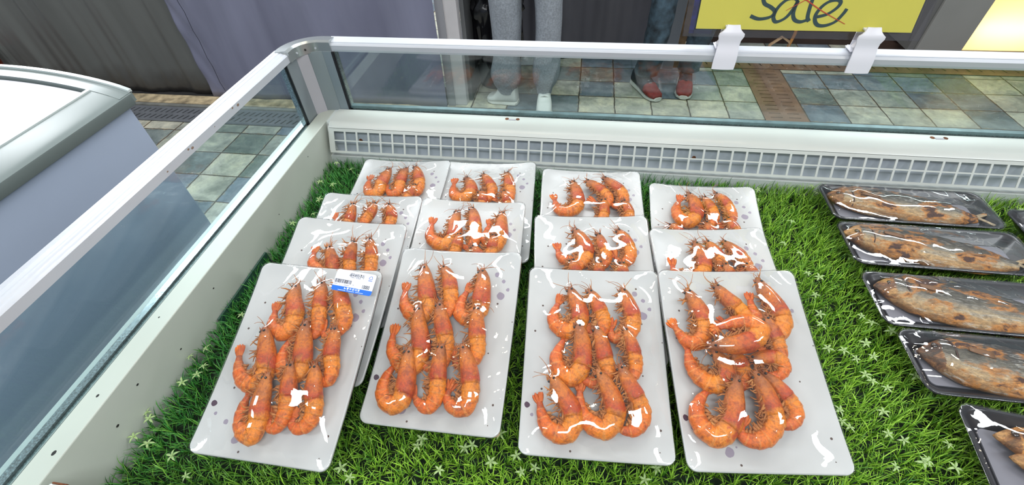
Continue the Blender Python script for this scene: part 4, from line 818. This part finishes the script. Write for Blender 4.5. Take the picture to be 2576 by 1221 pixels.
def tray_matrix(P):
    x, y, z, a, pi_, ro = P
    return Matrix.Translation((x, y, z)) @ Matrix.Rotation(a, 4, 'Z') @ Matrix.Rotation(pi_, 4, 'X') @ Matrix.Rotation(ro, 4, 'Y')
def rr_outline(hw, hl, r, n=8, cy=0):
    pts = []
    for (sx, sy, a0) in ((1, 1, 0), (-1, 1, 90), (-1, -1, 180), (1, -1, 270)):
        for k in range(n+1):
            a = RAD(a0+90*k/n); pts.append((sx*(hw-r)+r*math.cos(a), cy+sy*(hl-r)+r*math.sin(a)))
    # subdivide the straight runs
    out = []
    for i, p in enumerate(pts):
        q = pts[(i+1) % len(pts)]; d = math.hypot(q[0]-p[0], q[1]-p[1]); m = max(1, int(d/.02))
        for k in range(m): out.append((p[0]+(q[0]-p[0])*k/m, p[1]+(q[1]-p[1])*k/m))
    return out
def lift(x, y): return .0045*(abs(x)/(TW/2))**3*(abs(y-TLn/2)/(TLn/2))**3 - .0022*(1-(abs(x)/(TW/2))**2)*(abs(y-TLn/2)/(TLn/2))**4
def plate_mesh():
    rings = []
    base = rr_outline(TW/2, TLn/2, .012, cy=TLn/2)
    def ring(ins, dz, r=.012):
        o = []
        for (x, y) in base:
            cx, cy = x*(1-ins/(TW/2)), TLn/2+(y-TLn/2)*(1-ins/(TLn/2)); o.append((cx, cy, dz+lift(cx, cy)))
        return o
    for ins, dz in ((.030, -.0095), (.0298, -.0125), (.027, -.0125), (.024, -.0078), (.004, -.0052), (.0008, -.0046), (0, -.0028), (.0004, -.0008), (.0016, 0), (.004, -.0005), (.012, -.0022), (.024, -.0034), (.05, -.0038), (.08, -.004)): rings.append(ring(ins, dz))
    n = len(base); vs = [p for r in rings for p in r]
    fs = [(i*n+j, i*n+(j+1) % n, (i+1)*n+(j+1) % n, (i+1)*n+j) for i in range(len(rings)-1) for j in range(n)] + [tuple(range((len(rings)-1)*n, len(rings)*n)), tuple(range(n))[::-1]]
    return MB().add(vs, fs)
PLATE = None
def resample(P, n):
    Q = catmull([Vector(p) for p in P], 14); d = [0]
    for i in range(1, len(Q)): d.append(d[-1] + (Q[i]-Q[i-1]).length)
    out = []; k = 0
    for i in range(n):
        t = d[-1]*i/(n-1)
        while k < len(d)-2 and d[k+1] < t: k += 1
        f = (t-d[k])/max(1e-9, d[k+1]-d[k]); out.append(Q[k].lerp(Q[k+1], min(1, max(0, f))))
    return out, d[-1]
def interp(x, tab):
    for (a, va), (b, vb_) in zip(tab, tab[1:]):
        if x <= b: return va + (vb_-va)*(x-a)/(b-a)
    return tab[-1][1]
RT = [(0, .14), (.03, .32), (.07, .52), (.13, .72), (.22, .88), (.33, .98), (.42, 1.02), (.55, 1.0), (.68, .90), (.80, .72), (.88, .54), (.94, .38), (1, .26)]
def attr(me, data):
    at = me.attributes.new('sp', 'FLOAT_VECTOR', 'POINT'); at.data.foreach_set('vector', np.array(data, dtype=np.float32).ravel())
def raw(name, vs, fs, sp, mat, parent):
    me = bpy.data.meshes.new(name); me.from_pydata([tuple(v) for v in vs], [], fs); me.update(); attr(me, sp); return link(name, me, mat, parent, True)
def shrimp(P, tm, seed, label, group):
    r = random.Random(seed); S, Ln = resample(P, 76); R0 = .0122*max(.84, min(1.10, (Ln/.12)**.5)); rv = r.random()*7
    # side of the curl
    turn = 0
    for i in range(10, 70, 3):
        a = S[i]-S[i-5]; b = S[min(75, i+5)]-S[i]; turn += a.x*b.y-a.y*b.x
    sgn = -1 if turn > 0 else 1     # dorsal side: left normal * sgn
    org = sum(S, Vector((0, 0, 0)))/len(S); org.z = -.0035
    root = empty('shrimp', mat=tm @ Matrix.Translation(org), label=label, cat='shrimp', group=group)
    S = [p-org for p in S]; Z = Vector((0, 0, 1)); m = 14
    fr = []
    for i, p in enumerate(S):
        d = (S[min(i+1, 75)]-S[max(i-1, 0)]).normalized(); nn = Vector((-d.y, d.x, 0)).normalized()*sgn; fr.append((p, d, nn))
    def rad_at(s, seg=True):
        R = R0*interp(s, RT)
        if seg and s > .41: ph = ((s-.41)/.52*6) % 1; R *= .93+.12*ph
        return R
    def loft(i0, i1, scale, infl=0, seg=True, rostrum=False):
        vs = []; sp = []; n = i1-i0
        for i in range(i0, i1):
            p, d, nn = fr[i]; s = i/75; R = rad_at(s, seg)*scale; ph = ((s-.41)/.52*6) % 1 if s > .41 else 0
            for j in range(m):
                a = 2*math.pi*j/m; c, si = math.cos(a), math.sin(a)
                rad_n = R*(1.02 if c > 0 else .96)*(1+.05*math.sin(a*3+rv)*(1 if s < .4 else .4)); q = p + nn*c*rad_n + Z*si*R*(.86 if s < .42 else .80)
                vs.append(q); sp.append((s, rv, 1 if (seg and ph > .86) else (-1 if c < -.75 else 0)))
        fs = [(i*m+j, i*m+(j+1) % m, (i+1)*m+(j+1) % m, (i+1)*m+j) for i in range(n-1) for j in range(m)] + [tuple(range(m))[::-1], tuple(range((n-1)*m, n*m))]
        return vs, fs, sp
    vs, fs, sp = loft(0, 33, 1.05)
    # rostrum spike and antennal scales forward of the head
    p, d, nn = fr[0]; hd = -d
    def spike(base, dirv, ln, w0, vs, fs, sp, s_val=.02, k=3, bend=None):
        n0 = len(vs); m2 = 5; x = Z.cross(dirv).normalized(); y = dirv.cross(x)
        for t in range(k+1):
            c = base + dirv*ln*t/k + (bend*(t/k)**2*ln if bend is not None else Vector((0, 0, 0))); w_ = w0*(1-t/k)+.00015
            for j in range(m2): a = 2*math.pi*j/m2; vs.append(c + x*math.cos(a)*w_ + y*math.sin(a)*w_*.8); sp.append((s_val, rv, 0))
        for t in range(k):
            for j in range(m2): fs.append((n0+t*m2+j, n0+t*m2+(j+1) % m2, n0+(t+1)*m2+(j+1) % m2, n0+(t+1)*m2+j))
        fs.append(tuple(range(n0+k*m2, n0+k*m2+m2)))
    spike(fr[3][0]+fr[3][2]*.002+Z*.002, (hd+nn*.15).normalized(), .011, .0016, vs, fs, sp)
    for k in range(4): spike(fr[3][0]-nn*(.001+.0018*k)+Z*r.uniform(-.001, .003), (hd+nn*r.uniform(-.5, .2)+Z*r.uniform(-.1, .2)).normalized(), r.uniform(.004, .009), .0013, vs, fs, sp)
    raw('head_shell', vs, fs, sp, M_sh, root)
    raw('abdomen', *loft(30, 75, 1.0), M_sh, root)
    # tail fan
    p, d, nn = fr[72]; mb = MB(); ln0 = r.uniform(.015, .020)
    for a in (-.34, -.17, 0, .17, .34):
        a += r.uniform(-.07, .07); u = (d*math.cos(a)+nn*math.sin(a)+Z*r.uniform(-.05, .12)).normalized(); s_ = Z.cross(u).normalized(); ln = ln0*(1 if abs(a) < .3 else .92)
        vs = []; fs = []
        for t, w_ in ((0, .0012), (.25, .0020), (.55, .0026), (.85, .0021), (1, .0006)):
            c = p + u*ln*t + nn*a*.004
            for j in range(6): b = 2*math.pi*j/6; vs.append(c + s_*math.cos(b)*w_ + Z*math.sin(b)*.0008)
        fs = [(i*6+j, i*6+(j+1) % 6, (i+1)*6+(j+1) % 6, (i+1)*6+j) for i in range(4) for j in range(6)] + [tuple(range(24, 30))]
        mb.add(vs, fs)
    raw('tail_fan', mb.v, mb.f, [(1, rv, 0)]*len(mb.v), M_tail, root)
    # walking legs bundled under the carapace and swimming legs under the abdomen
    mb = MB()
    for k in range(30):
        i = r.randint(5, 36); p, d, nn = fr[i]; R = rad_at(i/75); b0 = p - nn*R*.75 + Z*r.uniform(-.3, .6)*R*.8
        dv = (-nn*r.uniform(.35, 1) + d*r.uniform(-.5, 1.0) + Z*r.uniform(-.15, .3)).normalized(); ln = r.uniform(.006, .017); c1 = b0+dv*ln*.5+d*r.uniform(-.002, .003); c2 = c1+(dv+d*r.uniform(-1, 1)).normalized()*ln*.5
        for q in (b0, c1, c2): q.z = max(q.z, .0012)
        mb.tube([b0, c1, c2], [.0013, .0010, .0004], 5)
    for k in range(18):
        i = int(33 + k*1.9); p, d, nn = fr[i]; R = rad_at(i/75); b0 = p - nn*R*.8 + Z*R*.25*(1 if k % 2 else -.5)
        dv = (-nn + d*r.uniform(-.6, .3)+Z*r.uniform(-.1, .25)).normalized(); ln = R*r.uniform(.45, 1.0)
        c2 = b0+dv*ln; c2.z = max(c2.z, .0012)
        mb.tube([b0, (b0+c2)/2+d*.0006, c2], [.0019, .0022, .0007], 6, flat=.6)
    raw('legs', mb.v, mb.f, [(0, rv, 0)]*len(mb.v), M_leg, root)
    mb = MB(); p, d, nn = fr[2]
    for k in range(4):
        a = r.uniform(-1.2, 1.2); ln = r.uniform(.012, .035); q = p.copy(); pts = [q.copy()]; dirv = (hd*math.cos(a)+nn*math.sin(a)).normalized(); cu = r.uniform(-.35, .35)
        for t in range(6):
            dirv = (Matrix.Rotation(cu, 3, 'Z') @ dirv); q = q + dirv*ln/6; pts.append(Vector((q.x, q.y, max(.002, q.z-.0006*t))))
        mb.tube(pts, [.0005, .00045, .0004, .0004, .0003, .0003, .0002], 4)
    raw('antennae', mb.v, mb.f, [(.1, rv, 0)]*len(mb.v), M_leg, root)
    p, d, nn = fr[5]; Re = rad_at(5/75)
    for q in ((p + nn*Re*.15 + Z*Re*.80), (p - nn*Re*.95 + Z*Re*.25)):
        me = MB().ball((0, 0, 0), .00175, n=10); o = me.build('eye', M_eye, root, True); o.location = q + hd*.0015
    return root, [(p+org, rad_at(i/75)) for i, (p, d, nn) in enumerate(fr)]
def film_mesh(obst, seed, hw=TW/2, hl=TLn/2, cy=TLn/2, lf=lift, rc_=.012, skirt=.010, edge_in=0.0, amp=.00045):
    nx, ny = 61, 85; xs = np.linspace(-hw, hw, nx); ys = np.linspace(cy-hl, cy+hl, ny); X, Y = np.meshgrid(xs, ys)
    # snap outside the round corners on to the arc
    for sx in (-1, 1):
        for sy in (-1, 1):
            cx_, cy_ = sx*(hw-rc_), cy+sy*(hl-rc_); dx, dy = X-cx_, Y-cy_; mk = (dx*sx > 0) & (dy*sy > 0); dd = np.sqrt(dx**2+dy**2); mm = mk & (dd > rc_); X = np.where(mm, cx_+dx*rc_/np.maximum(dd, 1e-9), X); Y = np.where(mm, cy_+dy*rc_/np.maximum(dd, 1e-9), Y)
    rim = np.vectorize(lf)(X, Y) + .0012
    B = np.full(X.shape, -.001); 
    for (p, R) in obst:
        d2 = (X-p.x)**2 + (Y-p.y)**2; RR = R*1.0; h = np.where(d2 < RR**2, p.z + .9*np.sqrt(np.maximum(0, RR**2-d2)) + .0011, -1); B = np.maximum(B, h)
    B = np.maximum(B, rim-.004)
    H = np.maximum(B, rim); edge = np.zeros(X.shape, bool); edge[0] = edge[-1] = True; edge[:, 0] = edge[:, -1] = True
    H[edge] = rim[edge]
    for it in range(260):
        A = H.copy(); A[1:-1, 1:-1] = .25*(H[:-2, 1:-1]+H[2:, 1:-1]+H[1:-1, :-2]+H[1:-1, 2:]); H = np.where(edge, rim, np.maximum(A, B))
    for it in range(2):
        A = H.copy(); A[1:-1, 1:-1] = .5*H[1:-1, 1:-1]+.125*(H[:-2, 1:-1]+H[2:, 1:-1]+H[1:-1, :-2]+H[1:-1, 2:]); H = np.where(edge, rim, A)
    r = np.random.RandomState(seed); W_ = np.zeros(X.shape)
    for k in range(9):
        a = r.uniform(0, np.pi); f = r.uniform(90, 260); u = X*np.cos(a)+Y*np.sin(a); v = -X*np.sin(a)+Y*np.cos(a); W_ += np.sin(u*f+r.uniform(0, 6)+1.5*np.sin(v*r.uniform(25, 70)+r.uniform(0, 6)))*r.uniform(.3, 1)*120/f
    # creases running in from the rim
    for k in range(16):
        e = r.randint(4); t = r.uniform(.08, .92)
        x0, y0 = [(-hw, cy-hl+2*hl*t), (hw, cy-hl+2*hl*t), (-hw+2*hw*t, cy-hl), (-hw+2*hw*t, cy+hl)][e]
        an = {0: 0, 1: np.pi, 2: np.pi/2, 3: -np.pi/2}[e] + r.uniform(-.7, .7); ux, uy = np.cos(an), np.sin(an); u = (X-x0)*ux+(Y-y0)*uy; v = -(X-x0)*uy+(Y-y0)*ux
        W_ += 2.2*np.exp(-(v/.0030)**2)*np.clip(1-u/.05, 0, 1)*(u > 0)*r.uniform(.4, 1)
    fade = np.minimum(1, np.minimum(np.minimum(X+hw, hw-X), np.minimum(Y-cy+hl, cy+hl-Y))/.006); fade = np.clip(fade, 0, 1)
    H = H + amp*(W_+1.0)*fade*.6
    H = np.where(edge, rim, np.maximum(H, B-.0002))
    vs = np.stack([X, Y, H], 2).reshape(-1, 3).tolist(); fs = [(j*nx+i, j*nx+i+1, (j+1)*nx+i+1, (j+1)*nx+i) for j in range(ny-1) for i in range(nx-1)]
    ring = [i for i in range(nx)] + [(j*nx+nx-1) for j in range(1, ny)] + [((ny-1)*nx+i) for i in range(nx-2, -1, -1)] + [j*nx for j in range(ny-2, 0, -1)]
    prev = ring
    for (o_, dz) in ((.0010, -.0012), (.0010, -.0055), (-.006, -skirt)):
        cur = []
        for q in ring:
            x, y, z = vs[q]; nxn = x/hw; nyn = (y-cy)/hl; l = math.hypot(x, y-cy); ex = math.copysign(1, x) if abs(x) > hw-rc_*1.01 else 0; ey = math.copysign(1, y-cy) if abs(y-cy) > hl-rc_*1.01 else 0
            if ex and ey: 
                dx, dy = x-ex*(hw-rc_), y-cy-ey*(hl-rc_); dl = max(1e-9, math.hypot(dx, dy)); ux, uy = dx/dl, dy/dl
            else: ux, uy = ex, ey
            cur.append(len(vs)); vs.append([x+ux*o_, y+uy*o_, z+dz])
        m_ = len(ring)
        fs += [(prev[i], cur[i], cur[(i+1) % m_], prev[(i+1) % m_]) for i in range(m_)]; prev = cur
    return vs, fs
POS = {'T1a': 'front tray with the price sticker', 'T2a': 'front tray beside the stickered one', 'T3a': 'front tray with three neat rows', 'T4a': 'front tray nearest the fish',
       'T1b': 'tray right behind the stickered one', 'T1c': 'third tray of the column by the wall', 'T1d': 'rear tray in the wall corner', 'T2b': 'middle tray of the second column', 'T2c': 'rear tray of the second column',
       'T3b': 'middle tray of the third column', 'T3c': 'rear tray of the third column', 'T4b': 'middle tray of the column nearest the fish', 'T4c': 'rear tray of the column nearest the fish'}
TLAB = {'T1a': 'white speckled tray with price sticker over film wrapped shrimps', 'T2a': 'white speckled tray with a scorched corner, front row beside stickered one', 'T3a': 'white film wrapped tray in front row, three neat rows of shrimps', 'T4a': 'white front tray nearest the fish, one shrimp lying crosswise on top'}
ORD = {3: ['left', 'middle', 'right'], 2: ['left', 'right'], 1: ['']}
pm = plate_mesh()
for key in ['T1d', 'T2c', 'T3c', 'T4c', 'T1c', 'T1b', 'T2b', 'T3b', 'T4b', 'T1a', 'T2a', 'T3a', 'T4a']:
    tm = tray_matrix(TP[key])
    root = empty('shrimp_tray', mat=tm, label=TLAB.get(key, 'white speckled film wrapped shrimp tray, ' + POS[key].replace('tray ', 'one ').replace('right behind', 'just behind')), cat='food tray', group='film wrapped shrimp trays')
    if PLATE is None: o = pm.build('plate', M_plate, root, True); PLATE = o.data
    else: o = bpy.data.objects.new('plate', PLATE); COL.objects.link(o); o.parent = root
    obst = []; L_ = SH[key]; n = len(L_)
    if key == 'T4a':
        places = ['upper left', 'upper middle', 'upper right', 'crosswise on top', 'right, under the crosswise one', 'far left with raised tail', 'half hidden in the centre', 'lower right of the crosswise one', 'bottom left', 'bottom middle', 'bottom right']
    elif n == 9: places = [f'{c} of {rw} row' for rw in ('top', 'second', 'bottom') for c in ('left', 'middle', 'right')]
    else:
        first = 3; places = [f'{c} of the upper row' for c in ('left', 'middle', 'right')]; rest = n-first
        places += {0: [], 1: ['peeking in lower row'], 2: ['left one peeking in lower row', 'right one peeking in lower row'], 3: ['left one peeking in lower row', 'middle one peeking in lower row', 'right one peeking in lower row']}[rest]
    for i, P in enumerate(L_):
        pts = [(a/1e4, b/1e4, c/1e4) for a, b, c in P]
        if len(pts) and key not in ('T1a', 'T2a', 'T3a', 'T4a') and i >= 3 or key == 'T4c' and i >= 3:
            pts = [(a, b, min(c, .013 if key == 'T4c' else .017)) for a, b, c in pts]
        _, ob = shrimp(pts, tm, (ord(key[1])*131+ord(key[2])*17+i*7), f'orange shrimp, {places[i]}, {POS[key]}', 'cooked orange shrimps on the trays')
        obst += ob
    vs, fs = film_mesh(obst, ord(key[1])*10+ord(key[2])); me = bpy.data.meshes.new('plastic_film'); me.from_pydata(vs, [], fs); me.update()
    link('plastic_film', me, M_film, root, True)
    if key == 'T1a':
        lo = Matrix.Translation((.0645, .2335, .0185)) @ Matrix.Rotation(RAD(-.5), 4, 'Z') @ Matrix.Rotation(RAD(-3), 4, 'X') @ Matrix.Rotation(RAD(13), 4, 'Y')
        lb = MB()
        ol = rr_outline(.0272, .0160, .003, 4); k = len(ol); lb.add([(x, y, 0) for x, y in ol]+[(x, y, .0003) for x, y in ol], [(i, (i+1) % k, k+(i+1) % k, k+i) for i in range(k)]+[tuple(range(k, 2*k)), tuple(range(k))[::-1]])
        lab = lb.build('price_label', simple('label_white', (.66, .69, .80), .4), root); lab.matrix_local = lo
        ol = [(-.0272, -.0088), (-.0272, -.0135), (-.0262, -.0152), (-.0245, -.0160), (.0245, -.0160), (.0262, -.0152), (.0272, -.0135), (.0272, -.0088)]; k = len(ol)
        MB().add([(x, y, .0003) for x, y in ol]+[(x, y, .0005) for x, y in ol], [(i, (i+1) % k, k+(i+1) % k, k+i) for i in range(k)]+[tuple(range(k, 2*k))[::-1], tuple(range(k))]).build('blue_band', simple('label_blue', (.01, .13, .62), .35), lab)
        inkm = simple('black_ink', (.02, .02, .025), .5); wh = simple('white_ink', (.8, .85, .9), .5); bi = simple('blue_ink', (.04, .13, .5), .5)
        def text(s_, x, y, size, mat, name, sx=1, z=.0004, sp=1):
            c = bpy.data.curves.new(name, 'FONT'); c.body = s_; c.size = size; c.align_x = 'CENTER'; c.align_y = 'CENTER'; c.space_character = sp; c.resolution_u = 2; c.offset = size*.022
            t = bpy.data.objects.new(name, c); COL.objects.link(t); bpy.context.view_layer.update()
            me_ = bpy.data.meshes.new_from_object(t.evaluated_get(bpy.context.evaluated_depsgraph_get())); bpy.data.objects.remove(t)
            o_ = link(name, me_, mat, lab); o_.location = (x, y, z); o_.scale = (sx, 1, 1); return o_
        text('새우버터구이', .001, .0092, .0068, inkm, 'product_name', .55)
        text('10000', .0170, -.0050, .0078, inkm, 'price_figures', .55)
        text('노량수산시장', .0, -.0112, .0036, wh, 'market_name', .95, .0006, 1.35)
        bl = MB(); r_ = random.Random(3); x = -.0262
        while x < -.004:
            w_ = r_.choice([.0003, .0005, .0008]); bl.box((x, -.0042, .0003), (x+w_, .0010, .0004)); x += w_ + r_.choice([.0003, .0005, .0006])
        bl.box((-.0262, .0008, .0003), (-.0035, .0012, .0004)); bl.build('barcode', inkm, lab)
        bl = MB()
        for (x0, x1, y0) in ((-.006, -.001, .0058), (.001, .007, .0056), (-.026, -.021, -.0066), (-.012, -.005, -.0070), (-.001, .001, -.0050), (-.019, -.018, -.0068), (-.012, .004, -.0083)):
            x = x0
            while x < x1: bl.box((x, y0, .0003), (x+.0006, y0+(.0009 if y0 > -.008 else .0001), .0004)); x += .0010 if y0 > -.008 else .0006
        bl.build('fine_print', simple('grey_ink', (.12, .12, .16), .5), lab)
        bl = MB()
        for (x0, x1) in ((-.018, -.008), (-.006, .004), (.006, .016)):
            x = x0
            while x < x1: bl.box((x, -.0146, .0005), (x+.0005, -.0139, .0006)); x += .0008
        bl.build('small_white_print', wh, lab)
        bl = MB()
        for k in range(3):
            a0 = math.pi/2+k*2*math.pi/3; pts = [Vector((math.cos(a0+t)*(.0026 if abs(t) < .01 else .0024), math.sin(a0+t)*.0026, 0)) for t in (.35, 0, -.35)]
            a1 = a0-2*math.pi/3; q = Vector((math.cos(a1+.55)*.0024, math.sin(a1+.55)*.0024, 0)); pts.append(q)
            bl.tube([p+Vector((.0205, .0100, .0005)) for p in pts], .00035, 4, flat=.3)
        bl.box((.0178, .0054, .0003), (.0232, .0064, .0004)); bl.build('recycling_mark', bi, lab)
    if key == 'T2a':
        MB().ball((.087, .007, -.0008), .0085, sc=(.8, .7, .12), n=16).build('scorched_corner', simple('brown_scorch', (.42, .28, .16), .4, noise=.3, scale=200), root, True)

# ================================================================== FISH PACKS
M_foam = simple('black_foam', (.008, .008, .011), .35, coat=.15)
M_pad = simple('grey_pad', (.20, .20, .23), .6)
M_film2 = clear('fish_film', (.93, .93, .935), 1.5, .015, .0, bump=(38, .7, (1, .6, 1)))
def foam_tray(root, hw, hl, cx=0):
    base = rr_outline(hw, hl, .016, 6, 0); rings = []
    def ring(ins, z): return [(x*(1-ins/hw), y*(1-ins/hl), z) for x, y in base]
    for ins, z in ((.022, -.018), (.018, -.0185), (.004, -.002), (.0, 0), (.0005, .0018), (.004, .002), (.0065, .0), (.019, -.0145), (.022, -.016)): rings.append(ring(ins, z))
    n = len(base); vs = [p for r in rings for p in r]; fs = [(i*n+j, i*n+(j+1) % n, (i+1)*n+(j+1) % n, (i+1)*n+j) for i in range(len(rings)-1) for j in range(n)] + [tuple(range((len(rings)-1)*n, len(rings)*n)), tuple(range(n))[::-1]]
    MB().add(vs, fs).build('foam_tray', M_foam, root, True)
    base2 = rr_outline(hw-.022, hl-.022, .008, 4, 0); k = len(base2)
    MB().add([(x, y, -.0155) for x, y in base2]+[(x, y, -.0135) for x, y in base2], [(i, (i+1) % k, k+(i+1) % k, k+i) for i in range(k)]+[tuple(range(k, 2*k)), tuple(range(k))[::-1]]).build('absorbent_pad', M_pad, root)
FT = [(0, .04), (.02, .19), (.06, .42), (.11, .66), (.18, .88), (.28, 1.0), (.45, 1.0), (.62, .95), (.78, .80), (.89, .54), (.95, .34), (1, .24)]
def fish(label, tm, p0, p1, W_, mat, seed, zc=-.004):
    """grilled half-opened fish: lofted body with lateral ridge, gill plate, eye, fins, tail"""
    r = random.Random(seed); a = Vector(p0); b = Vector(p1); org = (a+b)/2
    root = empty('grilled_fish', mat=tm @ Matrix.Translation((org.x, org.y, zc)), label=label, cat='fish', group='grilled fish in the black trays')
    d = (b-a); Ln = d.length; d.normalize(); nn = Vector((-d.y, d.x)); m = 28; n = 70; vs = []; sp = []
    for i in range(n):
        s = i/(n-1); c = a + d*Ln*s + nn*.006*math.sin(s*3+seed) - org; hw = W_*interp(s, FT); hz = min(.0145, .5*hw+.001)*(1-.15*s)
        for j in range(m):
            t = 2*math.pi*j/m; cx, sz = math.cos(t), math.sin(t)
            # top carries a ridge along the flank and a sunken fillet line
            lat = cx*hw; z = sz*hz
            if sz > 0: z += .0026*math.exp(-((cx-.30)/.09)**2)*min(1, s*5) + .0016*math.exp(-((cx+.35)/.08)**2)*min(1, s*4) - .0022*math.exp(-((cx+.05)/.10)**2) + .0008*math.sin(s*47+cx*9+seed) + .0006*math.sin(s*110-cx*17+seed)
            if s < .2 and .16 < s+.02*cx < .2 and sz > 0: z -= .0018
            q = c + nn*lat*(1+.02*math.sin(s*23+seed)); vs.append((q.x, q.y, z)); sp.append((s, (cx+1)/2, seed))
    fs = [(i*m+j, i*m+(j+1) % m, (i+1)*m+(j+1) % m, (i+1)*m+j) for i in range(n-1) for j in range(m)] + [tuple(range(m))[::-1], tuple(range((n-1)*m, n*m))]
    raw('body', vs, fs, sp, mat, root)
    # tail fin
    for sg_ in (1, -1):
        vs = []; sp = []
        for t in range(6):
            u = t/5; c = b - org + d*(.028*u) + nn*sg_*(.004+.018*u); 
            for k_ in range(5): q = c - nn*sg_*(k_/4)*(.006+.010*u*(1-u)) ; vs.append((q.x, q.y, .0008*math.sin(k_*2+t)+.001)); sp.append((.99, .3, seed))
        fs = [(t*5+k_, t*5+k_+1, t*5+k_+6, t*5+k_+5) for t in range(5) for k_ in range(4)]
        o = raw('tail_fin', vs, fs, sp, mat, root); md = o.modifiers.new('solid', 'SOLIDIFY'); md.thickness = .0012
    # pectoral fin
    vs = []; sp = []; c0 = a - org + d*Ln*.23 + nn*(W_*.15)
    for t in range(6):
        u = t/5
        for k_ in range(4): q = c0 + d*.030*u - nn*(.002+.004*u)*(k_-1.5)*(1-u*.4); vs.append((q.x, q.y, .0165-.002*u+.0006*math.sin(k_*3))); sp.append((.5, .8, seed))
    o = raw('pectoral_fin', vs, [(t*4+k_, t*4+k_+1, t*4+k_+5, t*4+k_+4) for t in range(5) for k_ in range(3)], sp, simple('browned_fin', (.17, .08, .03), .5), root); md = o.modifiers.new('solid', 'SOLIDIFY'); md.thickness = .0010
    ce = a - org + d*Ln*.075 + nn*W_*.12
    MB().ball((ce.x, ce.y, .0098), .0042, n=14, sc=(1, 1, .5)).build('eye', simple('cooked_eye', (.03, .018, .012), .2, coat=.5), root, True)
    # gill plate
    cg = a - org + d*Ln*.145; MB().tube([(cg+nn*(W_*.62*math.sin(t))+d*(.006*math.cos(t))).to_3d()+Vector((0, 0, .0165*math.cos(t)*.72+.001)) for t in [-1.25+2.5*k_/10 for k_ in range(11)]], .0011, 6).build('gill_edge', simple('gill_dark', (.05, .02, .012), .5), root, True)
    ob = []
    for i in range(0, n, 2):
        s = i/(n-1); c = a + d*Ln*s; ob.append((Vector((c.x, c.y, zc)), W_*interp(s, FT)))
    return ob
def fish_film(ob, hw, hl, seed):
    o2 = []
    for (p, R) in ob: o2.append((Vector((p.x, p.y, p.z)), R))
    nx = 1
    vs, fs = film_mesh([], seed, hw, hl, 0, lambda x, y: .002, .016, .017, amp=.0006)
    V = np.array(vs); core = 61*85; X, Y, H = V[:core, 0].reshape(85, 61), V[:core, 1].reshape(85, 61), V[:core, 2].reshape(85, 61); B = np.full(X.shape, -.02)
    for (p, R) in o2:
        d2 = (X-p.x)**2+(Y-p.y)**2; hz = min(.0165, .55*R+.001)+.0028; B = np.maximum(B, np.where(d2 < R*R, p.z + hz*np.sqrt(np.maximum(0, 1-d2/(R*R+1e-9))), -1))
    E_ = np.zeros(X.shape, bool); E_[0] = E_[-1] = True; E_[:, 0] = E_[:, -1] = True; H0 = np.where(E_, H, .0032); Hs = H0.copy()
    for it in range(200):
        A = Hs.copy(); A[1:-1, 1:-1] = .25*(Hs[:-2, 1:-1]+Hs[2:, 1:-1]+Hs[1:-1, :-2]+Hs[1:-1, 2:]); Hs = np.where(E_, H, np.maximum(A, B))
    Hs = np.where(E_, H, Hs + (H-.0032)*.8 + .0004); Hs = np.maximum(Hs, B); V[:core, 2] = Hs.reshape(-1)
    return V.tolist(), fs
packs = [((1.176, .040, .024), .140, .050, 0, (-.132, .016), (.106, -.018), .040, 'mackerel_a', 1, 'black tray of grilled fish, rearmost by the grille', 'grilled mackerel in the rearmost black tray by the grille'),
         ((1.175, -.069, .024), .142, .050, 0, (-.136, .022), (.110, -.020), .040, 'mackerel_b', 2, 'black tray of grilled fish, second from the grille', 'grilled mackerel in the second black tray from grille'),
         ((1.175, -.186, .022), .143, .052, 0, (-.128, .026), (.111, -.022), .042, 'mackerel_c', 3, 'black tray of grilled fish, third from the grille', 'grilled mackerel in the third black tray from grille'),
         ((1.186, -.294, .022), .145, .050, 0, (-.126, .022), (.113, -.022), .041, 'mackerel_d', 4, 'black tray of grilled fish, fourth from the grille', 'grilled mackerel with charred head in the fourth black tray')]
for (loc, hw, hl, rz, a, b, W_, mn, sd, tl_, fl_) in packs:
    tm = Matrix.Translation(loc) @ Matrix.Rotation(rz, 4, 'Z')
    root = empty('fish_tray', mat=tm, label=tl_, cat='food tray', group='black trays of grilled fish')
    foam_tray(root, hw, hl); mt = mat_fish(mn, sd)
    ob = fish(fl_, tm, a, b, W_, mt, sd)
    vs, fs = fish_film(ob, hw+.001, hl+.001, sd+40); me = bpy.data.meshes.new('plastic_film'); me.from_pydata(vs, [], fs); me.update(); link('plastic_film', me, M_film2, root, True)
# fried fillets, near corner
tm = Matrix.Translation((1.205, -.455, .022)) @ Matrix.Rotation(RAD(-7), 4, 'Z')
root = empty('fish_tray', mat=tm, label='black tray of golden fried fish pieces nearest the viewer', cat='food tray', group='black trays of grilled fish')
foam_tray(root, .148, .085); mt = mat_fish('golden_fillet', 9, .75)
ob = fish('golden fried fish piece at the rear of nearest tray', tm, (-.118, .052), (.105, .015), .028, mt, 6, -.002)
ob += fish('golden fried fish piece in the middle of nearest tray', tm, (-.112, .022), (.108, -.022), .026, mt, 7, -.002)
ob += fish('golden fried fish piece at the front of nearest tray', tm, (-.098, -.020), (.105, -.052), .026, mt, 8, -.002)
vs, fs = fish_film(ob, .149, .086, 77); me = bpy.data.meshes.new('plastic_film'); me.from_pydata(vs, [], fs); me.update(); link('plastic_film', me, M_film2, root, True)
# pack at the far right edge
tm = Matrix.Translation((1.485, .000, .020)); root = empty('fish_tray', mat=tm, label='black film wrapped tray at the right edge by the grille', cat='food tray', group='black trays of grilled fish')
foam_tray(root, .142, .050); ob = fish('grilled fish in the black tray at the right edge', tm, (-.115, .01), (.106, -.01), .034, mat_fish('mackerel_e', 12), 12)
vs, fs = fish_film(ob, .143, .051, 60); me = bpy.data.meshes.new('plastic_film'); me.from_pydata(vs, [], fs); me.update(); link('plastic_film', me, M_film2, root, True)
